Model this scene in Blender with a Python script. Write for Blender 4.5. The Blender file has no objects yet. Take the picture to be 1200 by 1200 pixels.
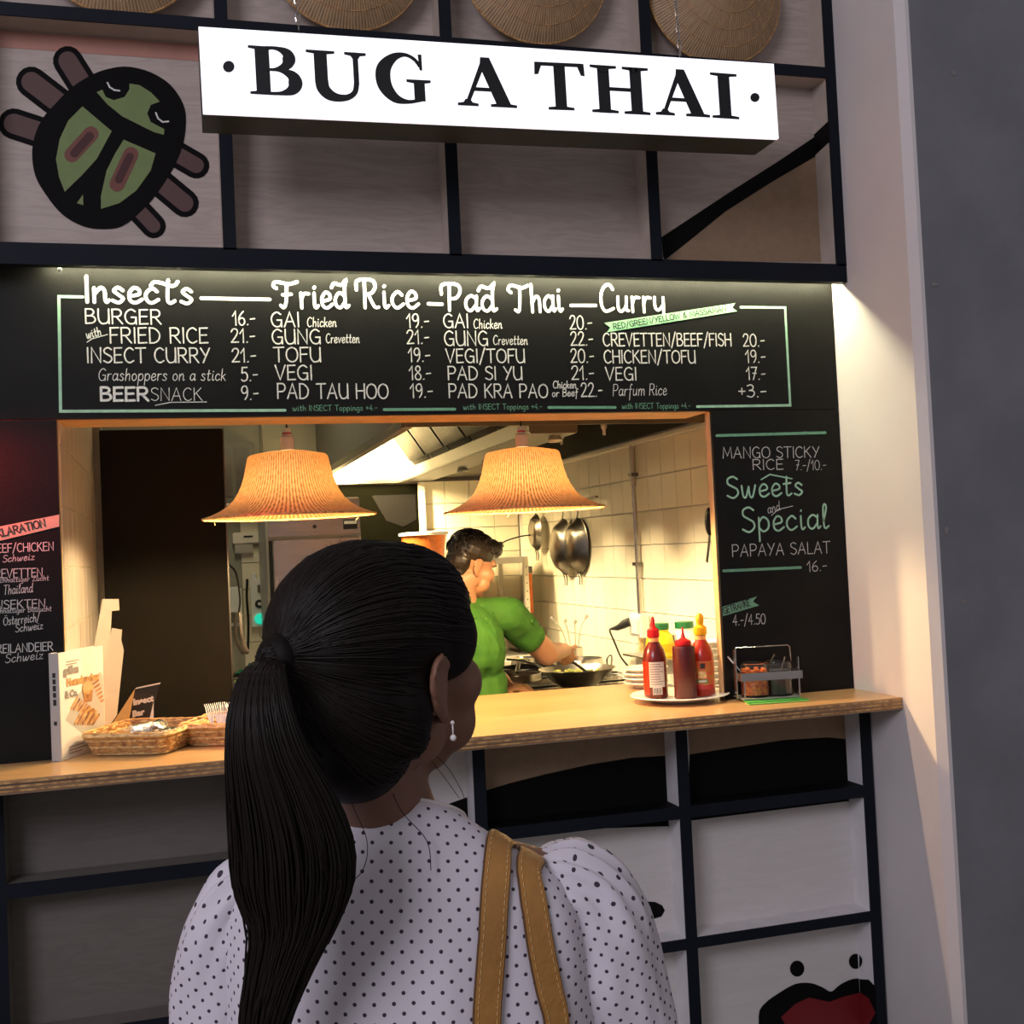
import bpy, bmesh, math, random
from mathutils import Vector, Matrix, noise
random.seed(7)
PI = math.pi
sc = bpy.context.scene
COL = sc.collection
# ------------------------------------------------------------------ camera
YAW, PIT, ROL, FPX = 0.2816875, 0.03188909, -0.046559, 1358.72
CAM = Vector((0, -3.2, 1.6))
FW = Vector((math.sin(YAW)*math.cos(PIT), math.cos(YAW)*math.cos(PIT), math.sin(PIT)))
_r = Vector((math.cos(YAW), -math.sin(YAW), 0)); _u = _r.cross(FW)
RT = _r*math.cos(ROL) + _u*math.sin(ROL); UP = _u*math.cos(ROL) - _r*math.sin(ROL)
cd = bpy.data.cameras.new('camera'); cam = bpy.data.objects.new('camera', cd); COL.objects.link(cam)
cam.matrix_world = Matrix(((RT.x, UP.x, -FW.x, CAM.x), (RT.y, UP.y, -FW.y, CAM.y), (RT.z, UP.z, -FW.z, CAM.z), (0, 0, 0, 1)))
cd.sensor_width = 36; cd.lens = 36*FPX/1200; cd.clip_start = .05; sc.camera = cam
# ------------------------------------------------------------------ world, lights, exposure
w = bpy.data.worlds.new('world'); sc.world = w; w.use_nodes = True
bg = w.node_tree.nodes['Background']; bg.inputs[0].default_value = (.86, .80, .86, 1); bg.inputs[1].default_value = .30
def area(name, loc, target, sx, sy, power, color):
    l = bpy.data.lights.new(name, 'AREA'); l.shape = 'RECTANGLE'; l.size = sx; l.size_y = sy; l.energy = power; l.color = color
    o = bpy.data.objects.new(name, l); COL.objects.link(o); o.location = loc
    o.rotation_euler = (Vector(target)-Vector(loc)).to_track_quat('-Z', 'Y').to_euler(); return o
def point(name, loc, r, power, color):
    l = bpy.data.lights.new(name, 'POINT'); l.shadow_soft_size = r; l.energy = power; l.color = color
    o = bpy.data.objects.new(name, l); COL.objects.link(o); o.location = loc; return o
def spot(name, loc, target, r, power, color, deg):
    l = bpy.data.lights.new(name, 'SPOT'); l.shadow_soft_size = r; l.energy = power; l.color = color; l.spot_size = math.radians(deg); l.spot_blend = 1
    o = bpy.data.objects.new(name, l); COL.objects.link(o); o.location = loc
    o.rotation_euler = (Vector(target)-Vector(loc)).to_track_quat('-Z', 'Y').to_euler(); return o
area('hall_daylight', (-3.2, -5.2, 4.2), (.9, 0, 1.2), 2.5, 2.0, 165, (.88, .84, 1.0))
area('led_strip_light', (.85, -.045, 2.393), (.85, -.03, 1.0), 2.30, .012, 19, (1, .93, .60))
point('pendant_bulb_light', (.325, .30, 1.775), .03, 44, (1, .70, .34))
point('pendant_bulb_light', (1.055, .30, 1.775), .03, 54, (1, .70, .34))
area('hood_lamp_light', (.93, 3.10, 2.245), (1.18, 3.45, 1.95), .08, .35, 85, (1, .76, .38))
area('kitchen_fill_light', (.35, 2.2, 2.72), (.35, 2.2, 0), .12, 1.2, 10, (1, .88, .55))  # added fill for the whole kitchen, no such fixture known
spot('red_spot_light', (-.72, -.11, 1.98), (-.36, 0, 1.80), .03, 60, (1, .03, .02), 62)
for _y in (1.0, 1.5, 2.0, 2.5): spot('added_stove_spot', (1.40, _y, 2.000), (1.97, _y, 1.03), .03, 100, (1, .80, .46), 68)  # added spots, put in to brighten the lower tiled wall evenly
sc.view_settings.view_transform = 'Standard'; sc.view_settings.look = 'None'
sc.view_settings.exposure = 0.0; sc.view_settings.gamma = 1; sc.view_settings.use_curve_mapping = False
# ------------------------------------------------------------------ pixel helpers (a pixel of the photograph to a point on a real plane)
def ray(px, py): return FW + RT*((px-600)/FPX) - UP*((py-600)/FPX)
def at(px, py, Y=None, X=None, Z=None):
    d = ray(px, py)
    t = (Y-CAM.y)/d.y if Y is not None else (X-CAM.x)/d.x if X is not None else (Z-CAM.z)/d.z
    return CAM + d*t
# ------------------------------------------------------------------ materials
MATS = {}
def mat(name, col=(.5, .5, .5), rough=.6, metal=0, spec=.5, emit=None, es=0, trans=0, ior=1.45, alpha=1, nscale=0, namt=0, ncol=None, bump=0, bscale=40, stretch=None, sub=0, aniso=0):
    m = bpy.data.materials.new(name); m.use_nodes = True; nt = m.node_tree; N = nt.nodes; L = nt.links; p = N['Principled BSDF']
    p.inputs['Base Color'].default_value = (*col, 1); p.inputs['Roughness'].default_value = rough; p.inputs['Metallic'].default_value = metal
    p.inputs['Specular IOR Level'].default_value = spec; p.inputs['IOR'].default_value = ior
    p.inputs['Transmission Weight'].default_value = trans; p.inputs['Alpha'].default_value = alpha
    if emit: p.inputs['Emission Color'].default_value = (*emit, 1); p.inputs['Emission Strength'].default_value = es
    if nscale or bump:
        tc = N.new('ShaderNodeTexCoord'); mp = N.new('ShaderNodeMapping'); L.new(tc.outputs['Object'], mp.inputs['Vector'])
        if stretch: mp.inputs['Scale'].default_value = stretch
    if nscale:
        n = N.new('ShaderNodeTexNoise'); n.inputs['Scale'].default_value = nscale; n.inputs['Detail'].default_value = 6; L.new(mp.outputs[0], n.inputs['Vector'])
        r = N.new('ShaderNodeValToRGB'); c2 = ncol or tuple(c*(1-namt) for c in col)
        r.color_ramp.elements[0].color = (*c2, 1); r.color_ramp.elements[1].color = (*col, 1)
        r.color_ramp.elements[0].position = .35; r.color_ramp.elements[1].position = .65
        L.new(n.outputs['Fac'], r.inputs['Fac']); L.new(r.outputs['Color'], p.inputs['Base Color'])
    if bump:
        n2 = N.new('ShaderNodeTexNoise'); n2.inputs['Scale'].default_value = bscale; n2.inputs['Detail'].default_value = 4; L.new(mp.outputs[0], n2.inputs['Vector'])
        b = N.new('ShaderNodeBump'); b.inputs['Strength'].default_value = bump; b.inputs['Distance'].default_value = .01
        L.new(n2.outputs['Fac'], b.inputs['Height']); L.new(b.outputs['Normal'], p.inputs['Normal'])
    MATS[name] = m; return m
def wood(name, col, col2, scale=3, stretch=(1, 1, 7), rough=.6):
    m = bpy.data.materials.new(name); m.use_nodes = True; nt = m.node_tree; N = nt.nodes; L = nt.links; p = N['Principled BSDF']
    tc = N.new('ShaderNodeTexCoord'); mp = N.new('ShaderNodeMapping'); L.new(tc.outputs['Object'], mp.inputs['Vector']); mp.inputs['Scale'].default_value = stretch
    n = N.new('ShaderNodeTexNoise'); n.inputs['Scale'].default_value = scale; n.inputs['Detail'].default_value = 3; n.inputs['Distortion'].default_value = 1.2; L.new(mp.outputs[0], n.inputs['Vector'])
    ml = N.new('ShaderNodeMath'); ml.operation = 'MULTIPLY'; ml.inputs[1].default_value = 9; L.new(n.outputs['Fac'], ml.inputs[0])
    fr = N.new('ShaderNodeMath'); fr.operation = 'PINGPONG'; fr.inputs[1].default_value = 1; L.new(ml.outputs[0], fr.inputs[0])
    n2 = N.new('ShaderNodeTexNoise'); n2.inputs['Scale'].default_value = scale*14; n2.inputs['Detail'].default_value = 3; L.new(mp.outputs[0], n2.inputs['Vector'])
    ad = N.new('ShaderNodeMath'); ad.operation = 'MULTIPLY_ADD'; ad.inputs[1].default_value = .35; L.new(n2.outputs['Fac'], ad.inputs[0])
    m2 = N.new('ShaderNodeMath'); m2.operation = 'MULTIPLY'; m2.inputs[1].default_value = .55; L.new(fr.outputs[0], m2.inputs[0]); L.new(m2.outputs[0], ad.inputs[2])
    r = N.new('ShaderNodeValToRGB'); r.color_ramp.elements[0].color = (*col2, 1); r.color_ramp.elements[1].color = (*col, 1)
    L.new(ad.outputs[0], r.inputs['Fac']); L.new(r.outputs['Color'], p.inputs['Base Color']); p.inputs['Roughness'].default_value = rough
    MATS[name] = m; return m
mat('navy_paint', (.006, .009, .015), .6, spec=.2, nscale=6, namt=.25)
mat('black_paint', (.004, .0035, .0035), .7, spec=.12)
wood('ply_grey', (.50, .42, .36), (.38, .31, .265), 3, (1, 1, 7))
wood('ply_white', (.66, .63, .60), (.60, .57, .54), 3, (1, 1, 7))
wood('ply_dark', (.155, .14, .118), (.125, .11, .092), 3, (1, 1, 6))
mat('tan_tone', (.30, .20, .12), .6, nscale=40, namt=.12)
mat('ply_side', (.50, .42, .35), .6, nscale=20, namt=.1)
mat('ply_side_white', (.72, .70, .70), .6, nscale=20, namt=.08)
mat('pink_paint', (.46, .22, .16), .6, nscale=9, namt=.15)
wood('counter_wood', (.52, .31, .145), (.41, .235, .10), 1.4, (1, 5, 1), .28)
mat('ply_edge', (.34, .22, .12), .6, nscale=60, ncol=(.10, .06, .035), stretch=(.05, .05, 4))
mat('chalkboard', (.0085, .0085, .008), .5, spec=.16, nscale=7, namt=.25, bump=.05, bscale=120)
mat('chalk_white', (.86, .86, .80), .8)
mat('chalk_soft', (.80, .80, .74), .8, nscale=300, namt=.35)
mat('chalk_thin', (.66, .66, .62), .8, nscale=300, namt=.35)
mat('chalk_mint', (.36, .62, .44), .8, nscale=60, namt=.2)
mat('chalk_green', (.16, .38, .24), .8, nscale=200, namt=.25)
mat('banner_green', (.38, .80, .42), .8, nscale=40, namt=.1)
mat('chalk_beige', (.55, .45, .32), .8, nscale=60, namt=.15)
mat('plaster', (.66, .62, .60), .75, nscale=3, namt=.06, bump=.12, bscale=9)
mat('plaster_grey', (.20, .205, .215), .8, nscale=3, namt=.22, bump=.15, bscale=30)
mat('tile_glaze', (.84, .77, .60), .30, nscale=2, namt=.05)
mat('tile_left', (.74, .68, .62), .2, nscale=2, namt=.06)
mat('grout', (.30, .26, .19), .8)
mat('wall_kitchen', (.34, .33, .26), .7, nscale=3, namt=.15)
mat('ceiling_paint', (.26, .24, .18), .8, nscale=3, namt=.15)
mat('floor_concrete', (.17, .165, .16), .45, nscale=4, namt=.3, bump=.1)
mat('steel', (.58, .56, .52), .26, 1, nscale=3, namt=.15, stretch=(1, 1, 8))
mat('steel_dark', (.20, .19, .17), .33, 1, nscale=4, namt=.3)
mat('steel_matte', (.50, .48, .43), .45, .6)
mat('hood_inner', (.86, .82, .70), .35, .3)
mat('hood_grey', (.17, .16, .13), .5, .4)
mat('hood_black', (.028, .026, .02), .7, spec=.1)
mat('panel_black', (.009, .008, .007), .65, spec=.2, nscale=5, namt=.3, bump=.04, bscale=100)
mat('void_shade', (.0025, .0025, .0015), .9, spec=0)  # the opening's lack of light is put into this colour
mat('sign_lens', (.9, .9, .95), .4, emit=(.93, .92, 1.0), es=1.02)
mat('sign_case', (.030, .040, .034), .4, .3)
mat('letter_black', (.008, .008, .009), .5)
mat('white_plastic', (.80, .80, .76), .4)
mat('ceramic', (.78, .75, .70), .18)
mat('ceramic_grey', (.45, .43, .40), .25)
mat('red_plastic', (.62, .012, .015), .35)
mat('sauce_red', (.42, .022, .006), .22, spec=.7, nscale=30, namt=.3)
mat('sauce_dark', (.13, .012, .008), .22, spec=.7, nscale=60, namt=.3)
mat('squeeze_red', (.065, .006, .006), .38)
mat('clear_amber', (.90, .45, .15), .12)
mat('yellow_plastic', (.88, .46, .01), .4)
mat('yellow_jar', (.80, .62, .02), .25)
mat('jar_glass', (.72, .75, .66), .12)
mat('green_lid', (.01, .13, .04), .4)
mat('label_red', (.62, .05, .03), .45, nscale=60, ncol=(.45, .20, .04))
mat('label_white', (.62, .58, .52), .5)
mat('ink', (.02, .02, .02), .6)
mat('ink_red', (.5, .03, .03), .5)
mat('ink_grey', (.22, .20, .19), .6)
mat('paper', (.74, .68, .64), .7, nscale=4, namt=.05)
mat('paper_warm', (.72, .62, .50), .7, nscale=20, namt=.1)
mat('card_black', (.02, .018, .016), .5)
mat('kraft', (.55, .36, .18), .7, nscale=20, namt=.15)
mat('green_card', (.06, .30, .05), .5)
mat('green_card_light', (.20, .55, .12), .5)
mat('wicker', (.62, .36, .13), .6, nscale=60, ncol=(.28, .13, .05))
mat('wicker_light', (.78, .58, .26), .55, nscale=70, ncol=(.48, .28, .10))
mat('foil', (.75, .72, .68), .22, 1, bump=.6, bscale=60)
mat('glass_clear', (.92, .93, .90), .05, trans=1, ior=1.45)
mat('chutney', (.45, .035, .008), .3, nscale=90, ncol=(.75, .25, .03), bump=.5, bscale=90)
mat('soy', (.025, .008, .004), .12)
mat('hair_black', (.007, .005, .004), .6, spec=.15, nscale=120, namt=.4, stretch=(1, 1, .1))
mat('hair_strand', (.010, .007, .005), .5, spec=.2)
mat('hair_cook', (.020, .015, .011), .38, spec=.6, nscale=60, namt=.5)
mat('skin', (.20, .095, .055), .5, sub=.05, nscale=8, namt=.08)
mat('skin_cook', (.42, .21, .11), .45, nscale=8, namt=.08)
mat('lip', (.36, .10, .08), .4)
mat('eye_white', (.7, .68, .65), .2)
mat('eye_dark', (.015, .008, .005), .1)
mat('tshirt_green', (.038, .155, .015), .85, nscale=7, namt=.2, bump=.5, bscale=14)
mat('trousers_dark', (.02, .022, .03), .8, nscale=9, namt=.2)
mat('shoe_leather', (.03, .02, .015), .5)
mat('leather_tan', (.40, .19, .045), .42, nscale=14, namt=.25, bump=.15, bscale=90)
mat('leather_edge', (.10, .05, .02), .6)
mat('stitch', (.55, .36, .14), .7)
mat('pearl', (.8, .76, .70), .15)
mat('green_cloth', (.01, .26, .12), .8, bump=.6, bscale=40)
mat('cable_black', (.012, .012, .012), .5)
mat('button_green', (.01, .42, .30), .3, emit=(.02, .75, .5), es=.7)
mat('orange_food', (.80, .20, .04), .35, nscale=30, namt=.25)
mat('lip_red', (.17, .008, .010), .5)
mat('beetle_green', (.17, .23, .075), .6, nscale=40, namt=.1)
mat('beetle_brown', (.095, .048, .042), .6)
mat('beetle_rust', (.16, .055, .035), .6)
mat('beetle_darkred', (.055, .010, .010), .6)
mat('pan_black', (.015, .014, .013), .3, .5)
mat('carbon_steel', (.42, .38, .33), .28, 1, nscale=5, ncol=(.12, .10, .08))
mat('veg', (.6, .5, .15), .5, nscale=50, ncol=(.2, .35, .05), bump=.5)
mat('led_lens', (.9, .9, .8), .4, emit=(1, .93, .65), es=6)
mat('bulb_glow', (1, .9, .7), .4, emit=(1, .78, .45), es=30)
mat('fry_orange', (.42, .19, .07), .5, nscale=40, ncol=(.16, .06, .02))
# straw shade: woven, lets light through
def straw(name, col, col2, trans, nu=110, nv=34):
    m = bpy.data.materials.new(name); m.use_nodes = True; nt = m.node_tree; N = nt.nodes; L = nt.links; p = N['Principled BSDF']; out = N['Material Output']
    uv = N.new('ShaderNodeUVMap'); mp = N.new('ShaderNodeMapping'); mp.inputs['Scale'].default_value = (nu, nv, 1); L.new(uv.outputs[0], mp.inputs['Vector'])
    br = N.new('ShaderNodeTexNoise'); br.inputs['Scale'].default_value = 1; br.inputs['Detail'].default_value = 2; L.new(mp.outputs[0], br.inputs['Vector'])
    wv = N.new('ShaderNodeTexWave'); wv.bands_direction = 'X'; wv.inputs['Scale'].default_value = .314; wv.inputs['Distortion'].default_value = .6; L.new(mp.outputs[0], wv.inputs['Vector'])
    mx = N.new('ShaderNodeMath'); mx.operation = 'MULTIPLY_ADD'; mx.inputs[1].default_value = .55; L.new(wv.outputs['Fac'], mx.inputs[0]); 
    sb = N.new('ShaderNodeMath'); sb.operation = 'SUBTRACT'; sb.inputs[1].default_value = .25; L.new(br.outputs['Fac'], sb.inputs[0]); L.new(sb.outputs[0], mx.inputs[2])
    r = N.new('ShaderNodeValToRGB'); r.color_ramp.elements[0].color = (*col2, 1); r.color_ramp.elements[1].color = (*col, 1); r.color_ramp.elements[0].position = .2; r.color_ramp.elements[1].position = .7
    L.new(mx.outputs[0], r.inputs['Fac']); L.new(r.outputs['Color'], p.inputs['Base Color']); p.inputs['Roughness'].default_value = .6
    b = N.new('ShaderNodeBump'); b.inputs['Strength'].default_value = .5; b.inputs['Distance'].default_value = .003; L.new(mx.outputs[0], b.inputs['Height']); L.new(b.outputs['Normal'], p.inputs['Normal'])
    if trans:
        t = N.new('ShaderNodeBsdfTranslucent'); L.new(r.outputs['Color'], t.inputs['Color']); ms = N.new('ShaderNodeMixShader'); ms.inputs[0].default_value = trans
        L.new(p.outputs[0], ms.inputs[1]); L.new(t.outputs[0], ms.inputs[2]); L.new(ms.outputs[0], out.inputs['Surface'])
    MATS[name] = m; return m
straw('straw_shade', (.58, .29, .115), (.20, .08, .025), .055)
straw('straw_hat', (.46, .30, .155), (.24, .145, .07), 0, 150, 10)
# polka dot blouse fabric, dots laid out on the cloth's own UVs (metres)
def polka(name):
    m = bpy.data.materials.new(name); m.use_nodes = True; nt = m.node_tree; N = nt.nodes; L = nt.links; p = N['Principled BSDF']
    uv = N.new('ShaderNodeUVMap'); sx = N.new('ShaderNodeSeparateXYZ'); L.new(uv.outputs[0], sx.inputs[0])
    def M(op, a, b=None):
        n = N.new('ShaderNodeMath'); n.operation = op
        for i, v in enumerate((a, b)):
            if v is None: continue
            if isinstance(v, (int, float)): n.inputs[i].default_value = v
            else: L.new(v, n.inputs[i])
        return n.outputs[0]
    P = .0178
    def dots(ox):
        a = M('DIVIDE', sx.outputs[0], P); b = M('DIVIDE', sx.outputs[1], P)
        fa = M('SUBTRACT', M('FRACT', M('ADD', a, ox)), .5); fb = M('SUBTRACT', M('FRACT', M('ADD', b, ox)), .5)
        return M('SQRT', M('ADD', M('MULTIPLY', fa, fa), M('MULTIPLY', fb, fb)))
    d = M('MINIMUM', dots(0.), dots(.5)); k = M('LESS_THAN', d, .105)
    mx = N.new('ShaderNodeMix'); mx.data_type = 'RGBA'; L.new(k, mx.inputs[0]); mx.inputs[6].default_value = (.60, .565, .60, 1); mx.inputs[7].default_value = (.035, .028, .04, 1)
    L.new(mx.outputs[2], p.inputs['Base Color']); p.inputs['Roughness'].default_value = .85
    MATS[name] = m
polka('polka_fabric')
# ------------------------------------------------------------------ geometry helpers
class MB:
    def __init__(s): s.v = []; s.f = []; s.m = []; s.uv = []
    def add(s, vs, fs, m=0, uvs=None):
        b = len(s.v); s.v += [Vector(v) for v in vs]
        for i, f in enumerate(fs):
            s.f.append([b+k for k in f]); s.m.append(m if isinstance(m, int) else m[i]); s.uv.append(uvs[i] if uvs else None)
        return s
    def box(s, x0, x1, y0, y1, z0, z1, m=0, T=None):
        vs = [Vector((x, y, z)) for z in (z0, z1) for y in (y0, y1) for x in (x0, x1)]
        if T: vs = [T @ v for v in vs]
        return s.add(vs, [(0, 2, 3, 1), (4, 5, 7, 6), (0, 1, 5, 4), (2, 6, 7, 3), (0, 4, 6, 2), (1, 3, 7, 5)], m)
    def grid(s, rows, closed=True, m=0, cap0=False, cap1=False, uvs=None):
        n = len(rows[0]); vs = [p for r in rows for p in r]; fs = []; uu = []
        for i in range(len(rows)-1):
            for j in range(n if closed else n-1):
                k = (j+1) % n; fs.append((i*n+j, i*n+k, (i+1)*n+k, (i+1)*n+j))
                if uvs: uu.append([uvs[i][j], uvs[i][j+1], uvs[i+1][j+1], uvs[i+1][j]])
        if cap0: fs.append(tuple(range(n))[::-1]); uu.append(None)
        if cap1: fs.append(tuple((len(rows)-1)*n+j for j in range(n))); uu.append(None)
        return s.add(vs, fs, m, uu if uvs else None)
    def lathe(s, prof, seg=24, c=(0, 0, 0), m=0, T=None, rip=None, uv=False, closed=False):
        c = Vector(c); rows = []; uvs = []; L = 0
        for i, (r, z) in enumerate(prof):
            row = []
            if i: L += math.hypot(r-prof[i-1][0], z-prof[i-1][1])
            for j in range(seg):
                a = 2*PI*j/seg; rr = r + (rip(a, i) if rip and r > 1e-4 else 0)
                p = Vector((rr*math.cos(a), rr*math.sin(a), z)); row.append(c + (T @ p if T else p))
            rows.append(row); uvs.append([(j/seg, L*2) for j in range(seg+1)])
        return s.grid(rows, True, m, uvs=uvs if uv else None)
    def tube(s, path, rad, n=8, m=0, flat=None, cap=True):
        P = [Vector(p) for p in path]; k = len(P); R = rad if isinstance(rad, (list, tuple)) else [rad]*k
        t = (P[1]-P[0]).normalized(); a = t.orthogonal().normalized() if flat is None else (Vector(flat)-t*t.dot(Vector(flat))).normalized(); rows = []
        for i in range(k):
            tt = (P[min(i+1, k-1)]-P[max(i-1, 0)])
            tt = tt.normalized() if tt.length > 1e-9 else t
            a = (a - tt*a.dot(tt)); a = a.normalized() if a.length > 1e-6 else tt.orthogonal().normalized(); b = tt.cross(a)
            r = R[i]; ra, rb = r if isinstance(r, tuple) else (r, r)
            rows.append([P[i]+a*(ra*math.cos(2*PI*j/n))+b*(rb*math.sin(2*PI*j/n)) for j in range(n)])
        return s.grid(rows, True, m, cap, cap)
    def ell(s, c, r, T=None, nu=16, nv=10, m=0):
        c = Vector(c); r = r if isinstance(r, (list, tuple)) else (r, r, r); rows = []
        for i in range(nv+1):
            th = -PI/2 + PI*i/nv; th = max(min(th, PI/2-.02), -PI/2+.02); row = []
            for j in range(nu):
                a = 2*PI*j/nu; p = Vector((r[0]*math.cos(th)*math.cos(a), r[1]*math.cos(th)*math.sin(a), r[2]*math.sin(th)))
                row.append(c + (T @ p if T else p))
            rows.append(row)
        return s.grid(rows, True, m, True, True)
    def cap(s, p0, r0, p1, r1, n=14, m=0):   # capsule with tapered shank
        p0, p1 = Vector(p0), Vector(p1); d = p1-p0; L = d.length; t = d.normalized(); pts = []; rs = []
        for k in range(5): q = PI/2*(1-k/4.0); pts.append(p0-t*r0*math.sin(q)); rs.append(max(r0*math.cos(q), r0*.05))
        for k in range(1, 5): q = k/5; pts.append(p0+d*q); rs.append(r0+(r1-r0)*q)
        for k in range(5): q = PI/2*k/4.0; pts.append(p1+t*r1*math.sin(q)); rs.append(max(r1*math.cos(q), r1*.05))
        return s.tube(pts, rs, n, m)
    def prism(s, poly, fr, th, m=0):           # poly: 3-D points on a plane, fr: extrusion direction
        P = [Vector(p) for p in poly]; d = Vector(fr)*th; n = len(P)
        return s.add(P+[p+d for p in P], [tuple(range(n)), tuple(n+i for i in range(n))[::-1]]+[(i, i+n, (i+1) % n+n, (i+1) % n) for i in range(n)], m)
    def build(s, name, mats, parent=None, smooth=False, loc=None, bevel=0, autos=None, recalc=True):
        me = bpy.data.meshes.new(name); o = bpy.data.objects.new(name, me); COL.objects.link(o)
        org = Vector((0, 0, 0))
        if parent is not None: o.parent = parent; org = world_loc(parent)
        if loc is not None: o.location = Vector(loc)-org; org = Vector(loc)
        me.from_pydata([tuple(v-org) for v in s.v], [], s.f)
        for x in (mats if isinstance(mats, (list, tuple)) else [mats]): me.materials.append(MATS[x])
        me.polygons.foreach_set('material_index', s.m)
        if any(u for u in s.uv):
            ul = me.uv_layers.new(name='UVMap'); li = 0
            for u, f in zip(s.uv, s.f):
                for k in range(len(f)):
                    if u: ul.data[li].uv = u[k]
                    li += 1
        if recalc:
            bm = bmesh.new(); bm.from_mesh(me); bmesh.ops.recalc_face_normals(bm, faces=bm.faces); bm.to_mesh(me); bm.free()
        if bevel:
            bm = bmesh.new(); bm.from_mesh(me); bmesh.ops.bevel(bm, geom=list(bm.edges), offset=bevel, segments=2, affect='EDGES', clamp_overlap=True); bm.to_mesh(me); bm.free()
        if smooth:
            me.polygons.foreach_set('use_smooth', [True]*len(me.polygons))
            if smooth != 'all': me.set_sharp_from_angle(angle=math.radians(38))
        me.update(); return o
def world_loc(o):
    v = Vector(o.location)
    while o.parent: o = o.parent; v = v + Vector(o.location)
    return v
def tag(o, label=None, cat=None, group=None, kind=None):
    for k, v in (('label', label), ('category', cat), ('group', group), ('kind', kind)):
        if v: o[k] = v
    return o
def thing(name, label, cat, loc=(0, 0, 0), group=None):
    o = bpy.data.objects.new(name, None); o.empty_display_size = .05; COL.objects.link(o); o.location = loc
    return tag(o, label, cat, group)
def dup(root, loc, label=None, rotz=None):
    r = root.copy(); COL.objects.link(r); r.location = loc
    if label: r['label'] = label
    if rotz is not None: r.rotation_euler = (0, 0, rotz)
    for ch in list(root.children):
        c = ch.copy(); COL.objects.link(c); c.parent = r
        for g in list(ch.children):
            d = g.copy(); COL.objects.link(d); d.parent = c
    return r
def catmull(P, n=6, closed=False):
    P = [Vector(p) for p in P]; out = []; k = len(P)
    for i in range(k if closed else k-1):
        if closed: a, b, c, d = P[(i-1) % k], P[i], P[(i+1) % k], P[(i+2) % k]
        else: a, b, c, d = P[max(i-1, 0)], P[i], P[i+1], P[min(i+2, k-1)]
        for j in range(n):
            t = j/n; out.append(.5*((2*b)+(c-a)*t+(2*a-5*b+4*c-d)*t*t+(3*b-a-3*c+d)*t**3))
    if not closed: out.append(P[-1])
    return out
def lerp(a, b, t): return a+(b-a)*t
def remeshed(mb, name, mats, parent, voxel, smooth_it=6, fac=.5):
    o = mb.build(name, mats, parent)
    me = o.data
    r = o.modifiers.new('r', 'REMESH'); r.mode = 'VOXEL'; r.voxel_size = voxel; r.use_smooth_shade = True
    s = o.modifiers.new('s', 'SMOOTH'); s.factor = fac; s.iterations = smooth_it
    dg = bpy.context.evaluated_depsgraph_get(); dg.update()
    nm = bpy.data.meshes.new_from_object(o.evaluated_get(dg), depsgraph=dg)
    o.modifiers.clear(); o.data = nm; bpy.data.meshes.remove(me)
    nm.materials.clear()
    for x in (mats if isinstance(mats, (list, tuple)) else [mats]): nm.materials.append(MATS[x])
    nm.polygons.foreach_set('use_smooth', [True]*len(nm.polygons)); nm.name = name; nm.update()
    return o
# ------------------------------------------------------------------ stroke lettering
G = {}
def gl(ch, w, s): G[ch] = (w, [(q.startswith('~'), [tuple(map(float, p.split(','))) for p in q.lstrip('~').split()]) for q in s.split('|')])
gl('A', 6.6, '0,0 3.4,10 6.2,0|1.1,3.6 5.4,3.6'); gl('B', 5.6, '0.3,0 0.3,10|~0.3,9.9 3.6,9.8 4.6,7.7 3.2,5.6 .3,5.3|~.3,5.3 4,5.1 5.4,2.7 4,.5 .3,.1')
gl('C', 6, '~5.6,8.6 3.6,10 1.2,8.4 .2,5 1.2,1.4 3.4,0 5.7,1.3'); gl('D', 6.2, '.4,0 .4,10|~.2,9.9 3.4,9.4 5.8,6.2 5.4,2.4 3.2,.3 .2,0')
gl('E', 5, '4.8,10 .4,9.8 .3,0 4.8,.2|.4,5.2 4.2,5.3'); gl('F', 4.8, '4.9,10 .4,9.8 .3,0|.4,5.2 4,5.3'); gl('G', 6.6, '~5.8,8.6 3.6,10 1.2,8.4 .2,5 1.2,1.4 3.4,0 5.4,.8 5.9,2.4|6.2,0 6.1,4.6 3.6,4.6')
gl('H', 6, '.3,0 .3,10|5.7,0 5.7,10|.3,5.2 5.7,5.2'); gl('I', 1.2, '.6,0 .6,10'); gl('J', 4, '~3.6,10 3.6,3 2.6,.4 1,.2 0,1.6'); gl('K', 5.8, '.4,0 .4,10|5.2,10 .5,4.6|1.8,5.9 5.8,0')
gl('L', 4.6, '.4,10 .4,.1 4.6,.1'); gl('M', 7.6, '.2,0 1,10 3.8,2 6.6,10 7.4,0'); gl('N', 6.4, '.4,0 .6,10 5.8,0 6,10'); gl('O', 6.8, '~3.4,10 1,8.4 .1,5 1,1.4 3.4,0 5.8,1.4 6.7,5 5.8,8.6 3.4,10')
gl('P', 5.6, '.4,0 .4,10|~.2,9.9 4,9.8 5.3,7.4 4,4.9 .4,4.6'); gl('Q', 6.8, '~3.4,10 1,8.4 .1,5 1,1.4 3.4,0 5.8,1.4 6.7,5 5.8,8.6 3.4,10|4,2.6 6.8,-.6'); gl('R', 5.9, '.4,0 .4,10|~.2,9.9 4,9.8 5.2,7.5 4,5.2 .4,4.9|2.4,5 5.8,0')
gl('S', 5.2, '~4.9,8.8 3,10 .8,9 .7,6.8 2.6,5.4 4.6,4 4.9,1.8 2.8,0 .2,1.2'); gl('T', 6, '0,9.8 6,10|3,9.9 2.9,0'); gl('U', 6.2, '~.3,10 .3,3.6 1.6,.4 3.2,0 5,.8 5.8,3.4 5.9,10|5.9,10 6,0')
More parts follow.
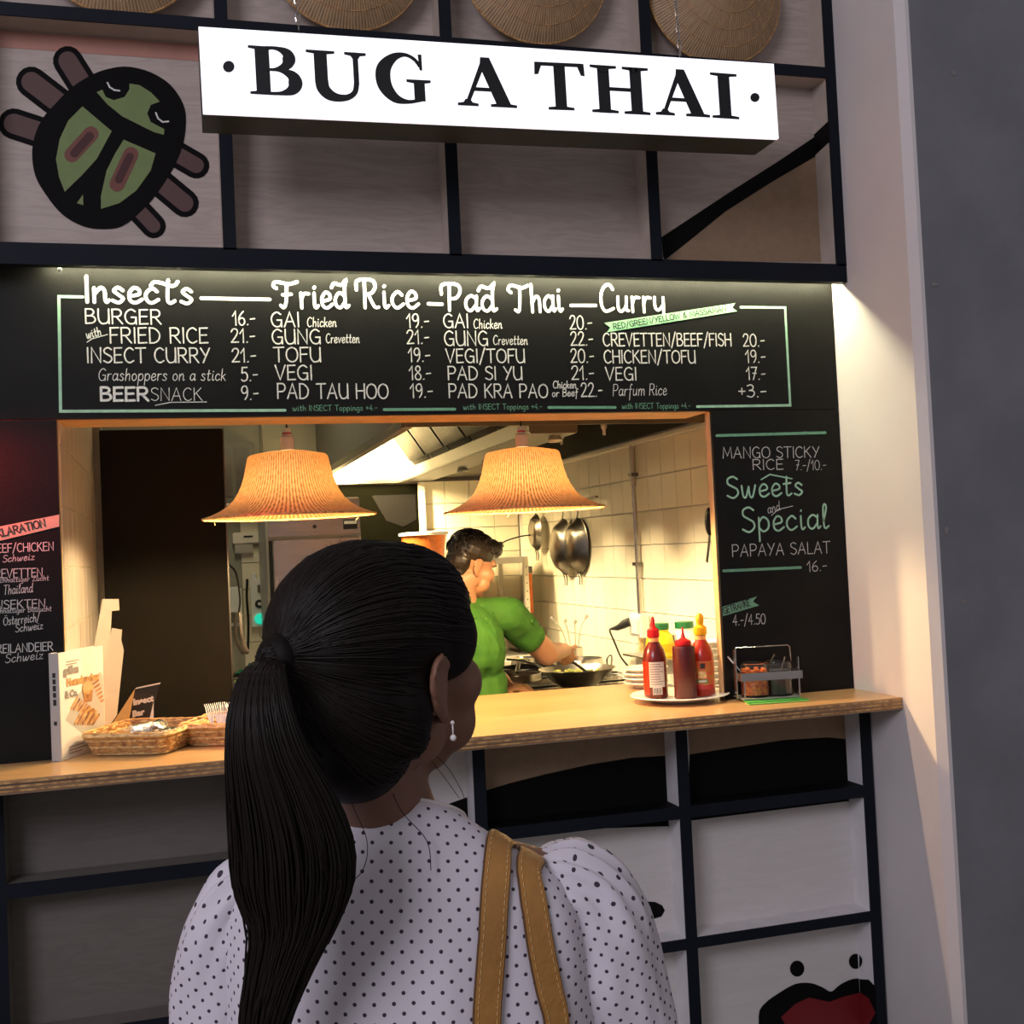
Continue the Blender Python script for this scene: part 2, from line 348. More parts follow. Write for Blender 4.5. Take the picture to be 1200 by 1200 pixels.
gl('V', 6, '0,10 2.8,0 6,10'); gl('W', 8.4, '0,10 2,0 4.3,8 6.4,0 8.4,10'); gl('X', 5.6, '0,10 5.6,0|5.4,10 .2,0'); gl('Y', 5.8, '.2,10 2.9,5|5.8,10 1.6,0'); gl('Z', 5.4, '.4,10 5.2,10 .2,0 5.4,.2')
gl('Ä', 6.6, '0,0 3.4,9 6.2,0|1.1,3.6 5.4,3.6|2,11.3 2.1,11|4.6,11.3 4.7,11'); gl('Ö', 6.8, '~3.4,9.4 1,8 .1,5 1,1.4 3.4,0 5.8,1.4 6.7,5 5.8,8 3.4,9.4|2,11.3 2.1,11|4.6,11.3 4.7,11')
gl('0', 5.8, '~2.9,10 .9,8.4 .1,5 .9,1.4 2.9,0 4.9,1.4 5.6,5 4.9,8.6 2.9,10'); gl('1', 3, '0,6.6 2.3,10 2.3,0'); gl('2', 5.2, '~.3,7.8 1.6,9.8 3.8,9.8 4.7,7.8 3.4,4.6 .2,.2|.2,.2 5.2,.4'); gl('3', 5, '~.4,9.2 2.6,10 4.2,8.6 3.6,6.2 1.6,5.4|~1.6,5.4 4.2,5 4.8,2.6 3,.2 .2,.9')
gl('4', 5.4, '3.6,0 3.7,10 .2,3.4 5.4,3.4'); gl('5', 5, '4.6,10 1,9.8 .6,5.8|~.6,5.8 3.2,6.2 4.7,4 4,.9 1.6,0 .1,1'); gl('6', 5, '~4,10 1.4,7 .3,3.6 1.2,.6 3.2,.1 4.7,2 4.2,4.6 2.2,5.2 .5,3.6'); gl('7', 4.8, '.2,10 4.8,10 1.6,0|1.4,5.2 4.4,5.2')
gl('8', 5, '~2.6,5.4 .9,7.4 1.6,9.7 3.6,9.7 4.3,7.4 2.6,5.4 .4,3 1.2,.4 3.8,.3 4.7,2.8 2.6,5.4'); gl('9', 5, '~4.6,7.4 3.6,9.8 1.4,9.6 .3,7.2 1.4,4.9 3.4,5.2 4.6,7.4 4.3,3 2.6,.2'); gl('.', 1.4, '.5,.2 .9,.5'); gl('-', 3.8, '.4,4.4 3.6,4.7'); gl('+', 4, '2,2.4 2,7.2|0,4.8 4,4.8')
gl('/', 4, '0,-1.4 4,11'); gl('&', 5.6, '~5.4,.2 1.6,7.4 2,9.8 3.6,9.4 3.4,7 .8,4 .8,1 2.8,.1 5,3.2'); gl('ß', 4, '0,0 4,4')
gl('a', 5, '~4.2,4.6 2.4,5.8 .5,4.2 .4,1.4 2,.1 4,2.2|~4.4,5.7 4.2,1.4 4.6,.2 5.4,1'); gl('b', 4.8, '~.5,10 .4,.4|~.4,3.6 2.2,5.8 4.2,4.4 4.2,1.4 2.2,0 .4,1.6'); gl('c', 4.2, '~4,4.6 2.4,5.8 .5,4 .4,1.6 2,0 4.4,1.4'); gl('d', 5, '~4.2,4.4 2.2,5.8 .4,3.8 .5,1.2 2.2,.1 4.1,2.2|~4.6,10 4.3,1.6 4.7,.2 5.6,1')
gl('e', 4.4, '~.5,2.6 3.6,3.4 3.6,5.2 2,5.9 .5,3.8 .7,1 2.4,0 4.6,1.4'); gl('f', 3.8, '~3.8,9.4 2.6,10 1.8,8 1.6,2 1.4,-3.8|.2,5.4 3.6,5.6'); gl('g', 5, '~4.2,4.6 2.4,5.8 .5,4.2 .5,1.4 2,.2 4.2,2.2|~4.4,5.6 4.3,-1.6 2.8,-3.8 .8,-3'); gl('h', 4.8, '~.6,10 .5,0|~.5,3 2.4,5.6 3.9,4.6 4,0')
gl('i', 2.2, '~.8,5.6 .8,1.2 1.4,.1 2.3,.9|.9,7.6 1.1,7.9'); gl('k', 4.4, '.6,10 .5,0|~3.8,5.4 .6,2.8|1.4,3.4 4.4,0'); gl('l', 2.6, '~.7,3.2 2,8.4 1.4,10 .7,8.4 .7,1.6 1.4,.1 2.7,1'); gl('m', 7.4, '~.5,5.6 .5,0|~.5,3.2 2.2,5.7 3.6,4.4 3.6,0|~3.6,3.2 5.2,5.7 6.6,4.4 6.7,.8 7.4,.4')
gl('n', 5, '~.5,5.6 .5,0|~.5,3 2.6,5.7 3.9,4.4 4,1.2 4.5,.1 5.2,.9'); gl('o', 4.6, '~2.3,5.8 .6,4.6 .4,1.8 2,0 3.9,1.2 4.1,4 2.3,5.8'); gl('p', 4.8, '~.5,5.6 .4,-3.9|~.5,3.8 2.2,5.8 4.2,4.4 4.2,1.4 2.2,0 .4,1.6'); gl('r', 3.8, '~.5,5.6 .6,0|~.6,3 1.6,5.3 3.6,5.4'); gl('s', 4, '~3.6,4.8 2,5.9 .7,4.6 2.2,3 3.6,1.6 2.2,0 .1,.8')
gl('t', 3.6, '~1.7,9 1.4,1.6 2.2,.1 3.6,1|.1,5.6 3.4,6'); gl('u', 5, '~.5,5.6 .5,1.4 1.8,.1 3.8,2 4.2,5.6|~4.2,5.6 4.1,1 5,.4'); gl('v', 4.6, '.3,5.6 2,.1 4.4,5.8'); gl('w', 6.6, '~.3,5.6 .8,.8 2,.3 3.4,5 |~3.4,5 3.8,.6 5,.4 6.4,5.6'); gl('y', 4.8, '~.5,5.6 .6,2 2,.8 4,2.6|~4.3,5.6 4.1,-1.6 2.6,-3.9 .6,-3'); gl('z', 4.2, '.3,5.4 3.8,5.4 .2,.1 4.2,.4')
gl("'", 1, '.5,10 .3,8.4'); gl(' ', 3, ''.join(['0,0 0,0'])); gl(',', 1.4, '.7,.6 .2,-1.4')
# heading capitals and joined lowercase tails
gl('†', 5.2, '~-3.4,6.8 -2.2,8.3 .4,8.0 2.4,7.1 4.4,7.1 5.6,8.7|~2.4,9.2 2.0,2 2.8,.1 4.4,1')   # swash t
gl('Ŧ', 7, '~-1,7.4 -2.2,8.4 -1.4,9.7 1,9.6 4,9 7.4,9.9|~3.2,9.2 2.6,2.4 1.6,.2 .4,1|1.4,5 4.8,5.2')   # heading F
gl('Ʈ', 6.6, '~-1,7.2 -2.2,8.3 -1.2,9.7 1,9.6 3.8,8.8 7,9.7|~3.2,9.2 2.6,2.4 1.8,.2 .4,.9')           # heading T
gl('Ɍ', 6.4, '~1.4,9.4 1.2,.1|~-1.6,6.4 -1.4,9.4 1.6,10.2 4.6,9.6 5.2,7.4 3.8,5.3 1.4,5|~2.6,5 4.6,.6 6.2,.3')
gl('ₚ', 6, '~1.4,9.4 1.2,.1|~-1.6,6.2 -1.4,9.4 1.6,10.2 4.8,9.6 5.4,7.2 3.8,4.8 1.4,4.6'); gl('đ', 5.4, '~4.2,4.4 2.2,5.8 .4,3.8 .5,1.2 2.2,.1 4.1,2.2|~-1,7.8 .2,9.4 3,8.8 5,10.6 4.4,8 4.3,1.6 4.7,.2 5.8,1')
gl('ɔ', 6, '~5.6,8.4 4.4,10 2.2,9.6 .5,6.6 .5,2.4 2.2,.1 5.6,1.2')
def ribbon(mb, pts, hw, O, ex, ez, yoff, m):
    P = [O+ex*p[0]+ez*p[1] for p in pts]; Q = [P[0]]
    for p in P[1:]:
        if (p-Q[-1]).length > 1e-5: Q.append(p)
    if len(Q) < 2: Q = [Q[0], Q[0]+ex*.01]
    nrm = ex.cross(ez).normalized(); up = nrm*yoff; n = len(Q); Lf = []; Rt = []
    for i in range(n):
        d0 = (Q[i]-Q[i-1]).normalized() if i else (Q[1]-Q[0]).normalized(); d1 = (Q[i+1]-Q[i]).normalized() if i < n-1 else d0
        t = d0+d1
        t = t.normalized() if t.length > .2 else d0
        s = nrm.cross(t); k = 1/max(.55, abs(s.dot(nrm.cross(d0)))); Lf.append(Q[i]+s*hw*k+up); Rt.append(Q[i]-s*hw*k+up)
    def arc(c, d, sgn):
        s = nrm.cross(d); return [c+up+(s*math.cos(a)+d*sgn*math.sin(a))*hw for a in (PI*.25, PI*.5, PI*.75)]
    d0 = (Q[1]-Q[0]).normalized(); d1 = (Q[-1]-Q[-2]).normalized()
    vs = Lf+Rt; fs = [(i, i+1, n+i+1, n+i) for i in range(n-1)]
    a0 = arc(Q[0], d0, -1); a1 = arc(Q[-1], d1, 1); b = len(vs); vs += a0+a1
    fs += [(0, b, b+1, b+2, n), (n-1, b+3, b+4, b+5, 2*n-1)]
    mb.add(vs, fs, m)
def text_on(mb, s, p0, p1, cap, hw, m=0, Y=None, slant=0, lift=.0006, plane=None, track=1.2):
    """lay the string between two points of a wall plane; cap = height of the capitals (photo px there)"""
    f = plane or (lambda x, y: at(x, y, Y=Y))
    O = f(*p0); E = f(*p1); T = f(p0[0], p0[1]-cap); ex = E-O
    nat = sum(G[c][0] for c in s)+track*(len(s)-1); ex = ex/nat; ez = (T-O)
    exn = ex.normalized(); ez = (ez-exn*ez.dot(exn)); ez = ez.normalized()*((T-O).length/10)
    x = 0; k = 0
    for c in s:
        gw, st = G[c]
        if c != ' ':
            for sm, pts in st:
                q = catmull([Vector((a, b, 0)) for a, b in pts], 5) if sm and len(pts) > 2 else [Vector((a, b, 0)) for a, b in pts]
                q = [Vector((x+v.x+slant*v.y, v.y, 0)) for v in q]
                ribbon(mb, q, hw, O, ex, ez, lift+.00005*(k % 9), m); k += 1
        x += gw+track
def line_on(mb, pts, hw, m=0, Y=None, lift=.0004, plane=None):
    f = plane or (lambda x, y: at(x, y, Y=Y)); P = [f(*p) for p in pts]; O = P[0]
    ex = Vector((1, 0, 0)); ez = Vector((0, 0, 1)); ribbon(mb, [((p-O).dot(ex), (p-O).dot(ez)) for p in P], hw, O, ex, ez, lift, m)
def poly_on(mb, pts, m=0, Y=None, lift=.0004, plane=None, smooth=False, n=6):
    f = plane or (lambda x, y: at(x, y, Y=Y))
    P = [f(*p) for p in pts]
    if smooth: P = catmull(P, n, True)
    mb.add([p+Vector((0, -lift, 0)) for p in P], [tuple(range(len(P)))], m)
def capsule_on(mb, a, b, hw, m, Y, lift):       # painted pill between two pixels, half width in px
    A = Vector((*a, 0)); B = Vector((*b, 0)); d = (B-A).normalized(); s = Vector((-d.y, d.x, 0)); pts = []
    for k in range(9): q = PI*k/8; pts.append(A+s*hw*math.cos(q)-d*hw*math.sin(q))
    for k in range(9): q = PI*k/8; pts.append(B-s*hw*math.cos(q)+d*hw*math.sin(q))
    poly_on(mb, [(p.x, p.y) for p in pts], m, Y, lift)
def bfont(s, name, parent, mt, O, ex, ez, height, th=.0004, bold=0):
    """printed lettering from the built-in font, laid on the plane spanned by ex, ez"""
    cu = bpy.data.curves.new('t', 'FONT'); cu.body = s; cu.size = height*1.37; cu.offset = bold; cu.resolution_u = 2
    o = bpy.data.objects.new('t', cu); COL.objects.link(o); dg = bpy.context.evaluated_depsgraph_get()
    me = bpy.data.meshes.new_from_object(o.evaluated_get(dg), depsgraph=dg); bpy.data.objects.remove(o); bpy.data.curves.remove(cu)
    ex = Vector(ex).normalized(); ez = Vector(ez).normalized(); nrm = ex.cross(ez); org = world_loc(parent)
    for v in me.vertices: p = Vector(O)+ex*v.co.x+ez*v.co.y+nrm*th; v.co = p-org
    me.materials.clear(); me.materials.append(MATS[mt]); me.name = name
    q = bpy.data.objects.new(name, me); COL.objects.link(q); q.parent = parent; return q
# ------------------------------------------------------------------ the setting
XR, XL, YB = 2.002, -.288, 3.57          # right wall and pillar face, kitchen left wall, kitchen back wall
ZT, ZO = 1.118, 1.988                     # counter top, top of the serving hatch
def struct(name, mb, mats, **k): return tag(mb.build(name, mats, **k), kind='structure')
struct('floor', MB().box(-4, 5, -7, YB+.1, -.05, 0), 'floor_concrete')
struct('ceiling', MB().box(-1.6, XR, .06, YB+.1, 2.78, 2.84), 'ceiling_paint')
f = MB().box(-2.6, XL, .0, .03, 0, 3.7).box(1.563, XR, .0, .03, 0, 3.7).box(XL, 1.563, .0, .03, ZO, 3.7).box(XL, 1.563, .0, .03, 0, ZT-.035)
f.box(XL, 1.563, .03, .17, ZO, ZO+.06)
struct('wall_front', f, 'kraft')
ch = .022
pts = [(XR, YB+.1), (XR, -.405), (XR+ch, -.405-ch), (XR+ch+.012, -.405-ch), (5, -.405-ch), (5, YB+.1)]
f = MB(); n = len(pts)
f.add([(x, y, z) for z in (0, 3.9) for x, y in pts], [tuple(range(n))[::-1], tuple(n+i for i in range(n))]+[(i, (i+1) % n, n+(i+1) % n, n+i) for i in range(n)], [0, 0, 0, 0, 0, 1, 1, 1])
wall_right = struct('wall_right', f, ['plaster', 'plaster_grey'])
for k, (px, py, a, b) in enumerate(((1095, 333, 7, 3), (1109, 622, 4, 8), (1130, 705, 5, 3), (1118, 85, 3, 4))):
    c = at(px, py, Y=-.428); m_ = MB(); ps = [c+Vector((math.cos(q)*a*.0020*random.uniform(.6, 1.3), .0005, math.sin(q)*b*.0020*random.uniform(.6, 1.3))) for q in [2*PI*i/9 for i in range(9)]]
    m_.prism(ps, (0, -1, 0), .0012, 0).build('plaster_chip', 'ink_grey', wall_right)
wall_back = struct('wall_back', MB().box(-1.6, XR, YB, YB+.1, 0, 2.84), 'wall_kitchen')
wall_left = struct('wall_left', MB().box(XL-.06, XL, .03, 1.34, 0, 2.84, 0).box(XL-.06, XL+.03, 1.34, 1.375, 0, 2.5, 1).box(-1.6, XL-.06, 1.3, 1.34, 0, 2.84, 0), ['wall_kitchen', 'plaster'])
def tile_mesh(name, w_, h_, t, mt):       # glazed tile, raised from the grout with chamfered rim; lies in local XZ, proud towards -Y
    a, b, c = w_/2, h_/2, .002; v = [(-a, 0, -b), (a, 0, -b), (a, 0, b), (-a, 0, b), (-a, -t*.5, -b), (a, -t*.5, -b), (a, -t*.5, b), (-a, -t*.5, b), (-a+c, -t, -b+c), (a-c, -t, -b+c), (a-c, -t, b-c), (-a+c, -t, b-c)]
    me = bpy.data.meshes.new(name); me.from_pydata(v, [], [(8, 9, 10, 11)]+[(i, (i+1) % 4, 4+(i+1) % 4, 4+i) for i in range(4)]+[(4+i, 4+(i+1) % 4, 8+(i+1) % 4, 8+i) for i in range(4)]); me.materials.append(MATS[mt]); return me
def tiles(wall, me, spots, rz):
    for p in spots:
        o = bpy.data.objects.new('tile', me); COL.objects.link(o); o.parent = wall; o.location = p; o.rotation_euler = (random.uniform(-.004, .004), 0, rz+random.uniform(-.004, .004))
tm = tile_mesh('tile', .1475, .1465, .006, 'tile_glaze')
zs = [1.89+.075-.15*k for k in range(0, 7)]
tiles(wall_right, tm, [(XR-.001, .105+.15*i, z) for i in range(23) for z in zs], -PI/2)
tiles(wall_back, tm, [(XR-.082-.15*i, YB-.001, z) for i in range(11) for z in zs], 0)
tl = tile_mesh('tile', .1475, .157, .005, 'tile_left')
tiles(wall_left, tl, [(XL-.003, .105+.15*i, 1.926+.08-.16*k) for i in range(8) for k in range(0, 6)], PI/2)
MB().box(XR-.02, XR+.001, .04, YB, 2.043, 2.06).box(XR-.012, XR+.001, .04, YB, 1.99+.05, 2.044).build('tile_edge_strip', 'hood_inner', wall_right)
# ------------------------------------------------------------------ upper timber frame with the plywood bays
YF = -.10; PX = [-.45, .16, .77, 1.374, 1.985]; PW = .017
def member(mb, x0, x1, z0, z1, y1=0):     # timber with a dark painted front edge and bare sides
    mb.box(x0, x1, YF, YF+.006, z0, z1, 0).box(x0, x1, YF+.006, y1, z0, z1, 1)
upper = thing('timber_frame', 'dark-edged timber grid with grey plywood bays above the menu, painted with a beetle', 'frame', (.8, -.05, 2.37))
for i, x in enumerate(PX):
    m_ = MB(); member(m_, x-PW, x+PW, 2.42, 3.62); m_.build('post', ['navy_paint', 'ply_side'], upper)
x0, x1 = PX[0]-PW, XR-.001
MB().box(x0, x1, YF, YF+.03, 2.37, 2.425).build('bottom_beam', 'navy_paint', upper)
MB().box(x0, x1, YF+.03, -.001, 2.40, 2.42).build('beam_shelf', 'ply_side', upper)
for i in range(4):
    a, b = PX[i]+PW, PX[i+1]-PW
    m_ = MB(); member(m_, a, b, 3.002, 3.036); m_.build('rail', ['navy_paint', 'ply_side'], upper)
    for z0, z1 in ((2.42, 3.002), (3.036, 3.62)):
        MB().box(a, b, -.012, -.001, z0, z1).build('plywood_panel', 'ply_grey', upper)
    MB().box(a, b, YF+.012, -.013, 2.4205, 2.4225).build('bay_sill', 'ply_side', upper)
YP = -.0125
MB().box(PX[0]+PW, PX[1]-PW, YP-.0006, YP, 2.955, 3.0).build('painted_band', 'pink_paint', upper)
# painted diagonal stroke and the tan field below it, right-hand bay
pd = MB(); poly_on(pd, [(775, 278), (860, 222), (912, 189), (958, 158), (958, 182), (905, 213), (850, 248), (808, 282), (779, 305), (777, 300)], 0, YP, .0010)
pd.build('painted_stroke', 'black_paint', upper)
pt = MB(); poly_on(pt, [(779, 306), (808, 282), (850, 248), (905, 213), (958, 182), (963, 307)], 0, YP, .0005); pt.build('tan_field', 'tan_tone', upper)
xs = PX[4]-PW-.0006
z1, z0 = at(958, 158, Y=YP).z, at(958, 182, Y=YP).z
MB().add([(xs, YP, z0), (xs, YF, z0+.012), (xs, YF, z1+.012), (xs, YP, z1)], [(0, 1, 2, 3)]).build('painted_stroke', 'black_paint', upper)
# painted beetle on the left-hand bay
def B3(l): return [(a/3, b/3) for a, b in l]
bt = MB(); Yb = YP
for a, b, h in (((238, 214), (305, 320), 52), ((110, 288), (230, 380), 54), ((48, 435), (170, 475), 54), ((690, 582), (600, 530), 46), ((650, 715), (560, 640), 49), ((540, 795), (470, 720), 43)):
    capsule_on(bt, (a[0]/3, a[1]/3), (b[0]/3, b[1]/3), h/3, 0, Yb, .0008); capsule_on(bt, (a[0]/3, a[1]/3), (b[0]/3, b[1]/3), (h-19)/3, 1, Yb, .0012)
poly_on(bt, B3([(320, 265), (380, 243), (450, 235), (530, 255), (600, 300), (645, 370), (653, 440), (640, 520), (610, 590), (560, 670), (500, 740), (430, 795), (360, 806), (290, 795), (220, 755), (165, 690), (125, 620), (113, 540), (125, 470), (155, 410), (200, 360), (250, 310)]), 0, Yb, .0016, smooth=True, n=4)
poly_on(bt, B3([(340, 325), (360, 316), (372, 342), (400, 353), (438, 342), (455, 315), (455, 295), (490, 300), (530, 325), (562, 358), (530, 370), (518, 400), (530, 430), (578, 455), (576, 475), (540, 465), (480, 435), (430, 410), (380, 370)]), 2, Yb, .0020)
for w_ in ([(290, 375), (393, 462), (340, 560), (285, 620), (228, 675), (208, 625), (197, 560), (210, 490), (240, 425)], [(435, 492), (547, 540), (530, 600), (480, 670), (420, 715), (355, 735), (355, 690), (375, 600), (405, 540)]):
    poly_on(bt, B3(w_), 2, Yb, .0020)
poly_on(bt, B3([(292, 685), (270, 715), (293, 722)]), 2, Yb, .0020)
for a, b, h, mm, l in (((320, 472), (253, 545), 27, 3, .0024), ((315, 480), (262, 540), 15, 4, .0028), ((460, 544), (412, 648), 27, 3, .0024), ((456, 552), (418, 632), 14, 4, .0028)):
    capsule_on(bt, (a[0]/3, a[1]/3), (b[0]/3, b[1]/3), h/3, mm, Yb, l)
for arc_ in ([(378, 292), (386, 308), (402, 318), (420, 320)], [(548, 398), (556, 418), (572, 430), (592, 428)]):
    line_on(bt, B3(arc_), .0022, 5, Yb, .0026)
bt.build('painted_beetle', ['black_paint', 'beetle_brown', 'beetle_green', 'beetle_rust', 'beetle_darkred', 'chalk_soft'], upper, recalc=False)
# LED strip tucked behind the beam
led = thing('led_strip', 'slim warm LED strip lighting the chalk menu from behind the beam', 'light', (.85, -.045, 2.398))
MB().box(-.32, 1.97, -.055, -.035, 2.3945, 2.3995).build('housing', 'white_plastic', led)
for k in range(26): MB().box(-.27+k*.086, -.262+k*.086, -.050, -.041, 2.3930, 2.3945).build('led', 'led_lens', led)
MB().ell(at(70, 316, Y=-.06), .006, nu=10, nv=6).build('end_clip', 'white_plastic', led)
# ------------------------------------------------------------------ lower timber frame under the counter
lower = thing('timber_frame', 'dark-edged timber grid under the counter, white bays painted with lips and black shapes', 'frame', (.8, -.05, 0))
for i, x in enumerate(PX):
    x = x if i < 4 else 1.978
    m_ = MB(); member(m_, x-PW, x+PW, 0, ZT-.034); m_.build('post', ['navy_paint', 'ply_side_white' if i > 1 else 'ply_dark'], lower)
for i in range(4):
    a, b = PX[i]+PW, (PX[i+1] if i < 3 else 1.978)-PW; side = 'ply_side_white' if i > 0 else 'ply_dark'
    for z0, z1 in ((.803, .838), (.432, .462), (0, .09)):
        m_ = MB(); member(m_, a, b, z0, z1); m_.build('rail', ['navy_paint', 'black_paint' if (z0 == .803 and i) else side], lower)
    for z0, z1 in ((.09, .432), (.462, .803), (.838, ZT-.034)):
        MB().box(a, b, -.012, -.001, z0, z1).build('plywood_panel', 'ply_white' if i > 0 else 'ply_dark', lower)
x0, x1 = PX[0]-PW, XR-.001
pm = MB()
poly_on(pm, [(788, 885), (740, 888), (690, 896), (640, 907), (600, 917), (570, 926), (520, 944), (480, 962), (452, 980), (460, 990), (570, 975), (790, 968)], 0, YP, .0006)
poly_on(pm, [(808, 884), (860, 876), (920, 867), (970, 864), (1001, 867), (1001, 938), (806, 962)], 0, YP, .0006)
poly_on(pm, [(1001, 867), (1016, 869), (1016, 930), (1001, 930)], 0, YP, .0006)
poly_on(pm, [(700, 1053), (745, 1055), (768, 1057), (776, 1061), (779, 1067), (775, 1074), (765, 1077), (700, 1077)], 0, YP, .0008)
pm.build('painted_black_shape', 'black_paint', lower)
pt = MB(); poly_on(pt, [(560, 872), (788, 856), (788, 885), (740, 888), (690, 896), (640, 907), (600, 917), (562, 929)], 0, YP, .0004); poly_on(pt, [(806, 852), (1000, 836), (1001, 867), (970, 864), (920, 867), (860, 876), (808, 884)], 0, YP, .0004)  # tan fill between the counter edge and the black shapes
pt.build('tan_field', 'tan_tone', lower)
pl = MB()
for c, a, b in (((934, 1135), 8.5, 9.5), ((1002.5, 1126.5), 8, 9)): poly_on(pl, [(c[0]+a*math.cos(2*PI*k/16), c[1]+b*math.sin(2*PI*k/16)) for k in range(16)], 0, YP, .0008)
poly_on(pl, [(889, 1190), (896, 1176), (912, 1164), (932, 1153), (950, 1152), (964, 1157), (974, 1162), (984, 1154), (1000, 1147), (1018, 1148), (1026, 1156), (1032, 1200), (1030, 1230), (990, 1250), (930, 1252), (895, 1225)], 0, YP, .0006, smooth=True, n=3)
poly_on(pl, [(915, 1192), (932, 1176), (948, 1169), (972, 1174), (988, 1168), (1008, 1163), (1018, 1170), (1026, 1187), (1010, 1215), (975, 1232), (935, 1226)], 1, YP, .0010)
xsd = 1.978-PW-.0006; xb = 0
for px_ in range(980, 1030):
    if at(px_, 1160, Y=YP).x < xsd: xb = px_
def clipped(P):
    out = []
    for (ax, ay), (bx, by) in zip(P, P[1:]+P[:1]):
        ia, ib = ax >= xb, bx >= xb
        if ia: out.append((ax, ay))
        if ia != ib: t = (xb-ax)/(bx-ax); out.append((xb, ay+(by-ay)*t))
    return out
for P, mm, lf in (([(1002.5+8*math.cos(2*PI*k/16), 1126.5+9*math.sin(2*PI*k/16)) for k in range(16)], 0, .0004), ([(964, 1157), (984, 1154), (1000, 1147), (1018, 1148), (1026, 1156), (1032, 1200), (1030, 1230), (990, 1250)], 0, .0003), ([(988, 1168), (1008, 1163), (1018, 1170), (1026, 1187), (1010, 1215), (975, 1232)], 1, .0006)):
    q_ = [at(x, y, X=xsd-lf) for x, y in clipped(P)]; q_ = [Vector((v.x, max(YF+.001, min(YP, v.y)), v.z)) for v in q_]
    pl.add(q_, [tuple(range(len(q_)))], mm)
pl.build('painted_lips', ['black_paint', 'lip_red'], lower, recalc=False)
# ------------------------------------------------------------------ counter top
ct = thing('serving_counter', 'long pale plywood counter top running under the serving hatch', 'counter', (.8, 0, ZT-.034))
tp = MB(); yb = .56
P0 = [(-2.4, -.262), (XR-.001, -.262), (XR-.001, -.0005), (1.5625, -.0005), (1.5625, yb), (XL+.001, yb), (XL+.001, -.0005), (-2.4, -.0005)]
n = len(P0); tp.add([(x, y, z) for z in (ZT-.004, ZT) for x, y in P0], [tuple(range(n))[::-1], tuple(n+i for i in range(n))]+[(i, (i+1) % n, n+(i+1) % n, n+i) for i in range(n)])
tp.build('surface', 'counter_wood', ct)
for k in range(6):
    d = .0012 if k % 2 else 0; z = ZT-.009-.005*k; Q = [(x, (y+d if y < -.1 else y)) for x, y in P0]
    m_ = MB().add([(x, y, zz) for zz in (z, z+.005) for x, y in Q], [tuple(range(n))[::-1], tuple(n+i for i in range(n))]+[(i, (i+1) % n, n+(i+1) % n, n+i) for i in range(n)])
    m_.build('ply_layer', 'ply_edge' if k % 2 else 'wicker', ct)
# ------------------------------------------------------------------ chalkboards
W_, S_, T_, M_, Gn, BG, BE, IK = range(8)
CH = ['chalk_white', 'chalk_soft', 'chalk_thin', 'chalk_mint', 'chalk_green', 'banner_green', 'chalk_beige', 'ink']
Y0 = -.0125
def board(name, label, x0, x1, z0, z1):
    t = thing(name, label, 'chalkboard', ((x0+x1)/2, -.006, z0)); MB().box(x0, x1, -.0125, -.0005, z0, z1).build('board', 'chalkboard', t); return t
mb_ = board('menu_board', 'long black chalkboard menu listing insects, fried rice, pad thai and curry above the hatch', -1.2, XR-.001, ZO+.002, 2.3995)
sb_ = board('chalkboard', 'narrow black chalkboard right of the hatch, lettered with sweets and special', 1.5645, XR-.001, ZT+.001, ZO-.0005)
db_ = board('chalkboard', 'black chalkboard left of the hatch listing meat origins, lit red at top', -1.2, XL-.0015, ZT+.001, ZO-.0005)
Y0 = -.0128
def wr(par, name, items, hwscale=1):
    m_ = MB()
    for s, a, b, cap, hw, mt, *sl in items: text_on(m_, s, a, b, cap, hw*.0031, mt, Y0, sl[0] if sl else 0)
    m_.build(name, CH, par, recalc=False)
for s, a, b, cap in (('Insec†s', (100, 354), (226, 356), 30), ('Ŧrieđ', (328, 361), (408, 361), 31), ('Ɍice', (424, 361), (490, 361), 33), ('ₚađ', (523, 364), (581, 365), 31), ('Ʈhai', (603, 366), (659, 365), 32), ('ɔurry', (704, 365), (779, 366), 31)):
    wr(mb_, 'heading', [(s, a, b, cap, 1.45, W_)])
rows = [('BURGER', (100, 379), (189, 380), 17), ('FRIED RICE', (129, 402), (244, 402), 18), ('INSECT CURRY', (102, 425), (246, 425), 17.5),
 ('GAI', (318, 383), (351, 383), 17), ('GUNG', (319, 403), (376, 403), 17), ('TOFU', (321, 424), (376, 424), 17), ('VEGI', (323, 445), (366, 445), 17), ('PAD TAU HOO', (325, 467), (455, 467), 17.5),
 ('GAI', (520, 384), (549, 384), 16), ('GUNG', (521, 405), (572, 405), 17), ('VEGI/TOFU', (523, 425), (615, 425), 16), ('PAD SI YU', (525, 445), (612, 445), 15.5), ('PAD KRA PAO', (526, 466), (642, 466), 16),
 ('CREVETTEN/BEEF/FISH', (707, 405.5), (857, 405.5), 15), ('CHICKEN/TOFU', (708, 425.5), (815, 425.5), 15), ('VEGI', (710, 445.5), (746, 445.5), 15)]
for s, a, b, c in rows: wr(mb_, 'menu_text', [(s, a, b, c, .62, S_)])
for s, a, b, c, sl in (('with', (102, 397), (119, 393), 10, .1), ('Chicken', (360, 383), (394, 383), 11, .1), ('Crevetten', (382, 402), (421, 402), 11, .1), ('Chicken', (555, 385), (588, 385), 11, .1), ('Crevetten', (578, 404), (618, 404), 11, .1), ('Chicken', (648, 455), (675, 455), 8.5, .1), ('or Beef', (647, 465), (677, 464), 8.5, .1)):
    wr(mb_, 'menu_text', [(s, a, b, c, .42, S_, sl)])
for s, a, b, c in (('Grashoppers on a stick', (115, 446), (264, 446), 14), ('Parfum Rice', (718, 464), (781, 463), 13.5)): wr(mb_, 'menu_text', [(s, a, b, c, .33, S_, .15)])
wr(mb_, 'menu_text', [('BEER', (118, 469.5), (174, 469.5), 15.5, 1.05, S_)]); wr(mb_, 'menu_text', [('SNACK', (177, 469.5), (237, 469.5), 15, .32, S_)])
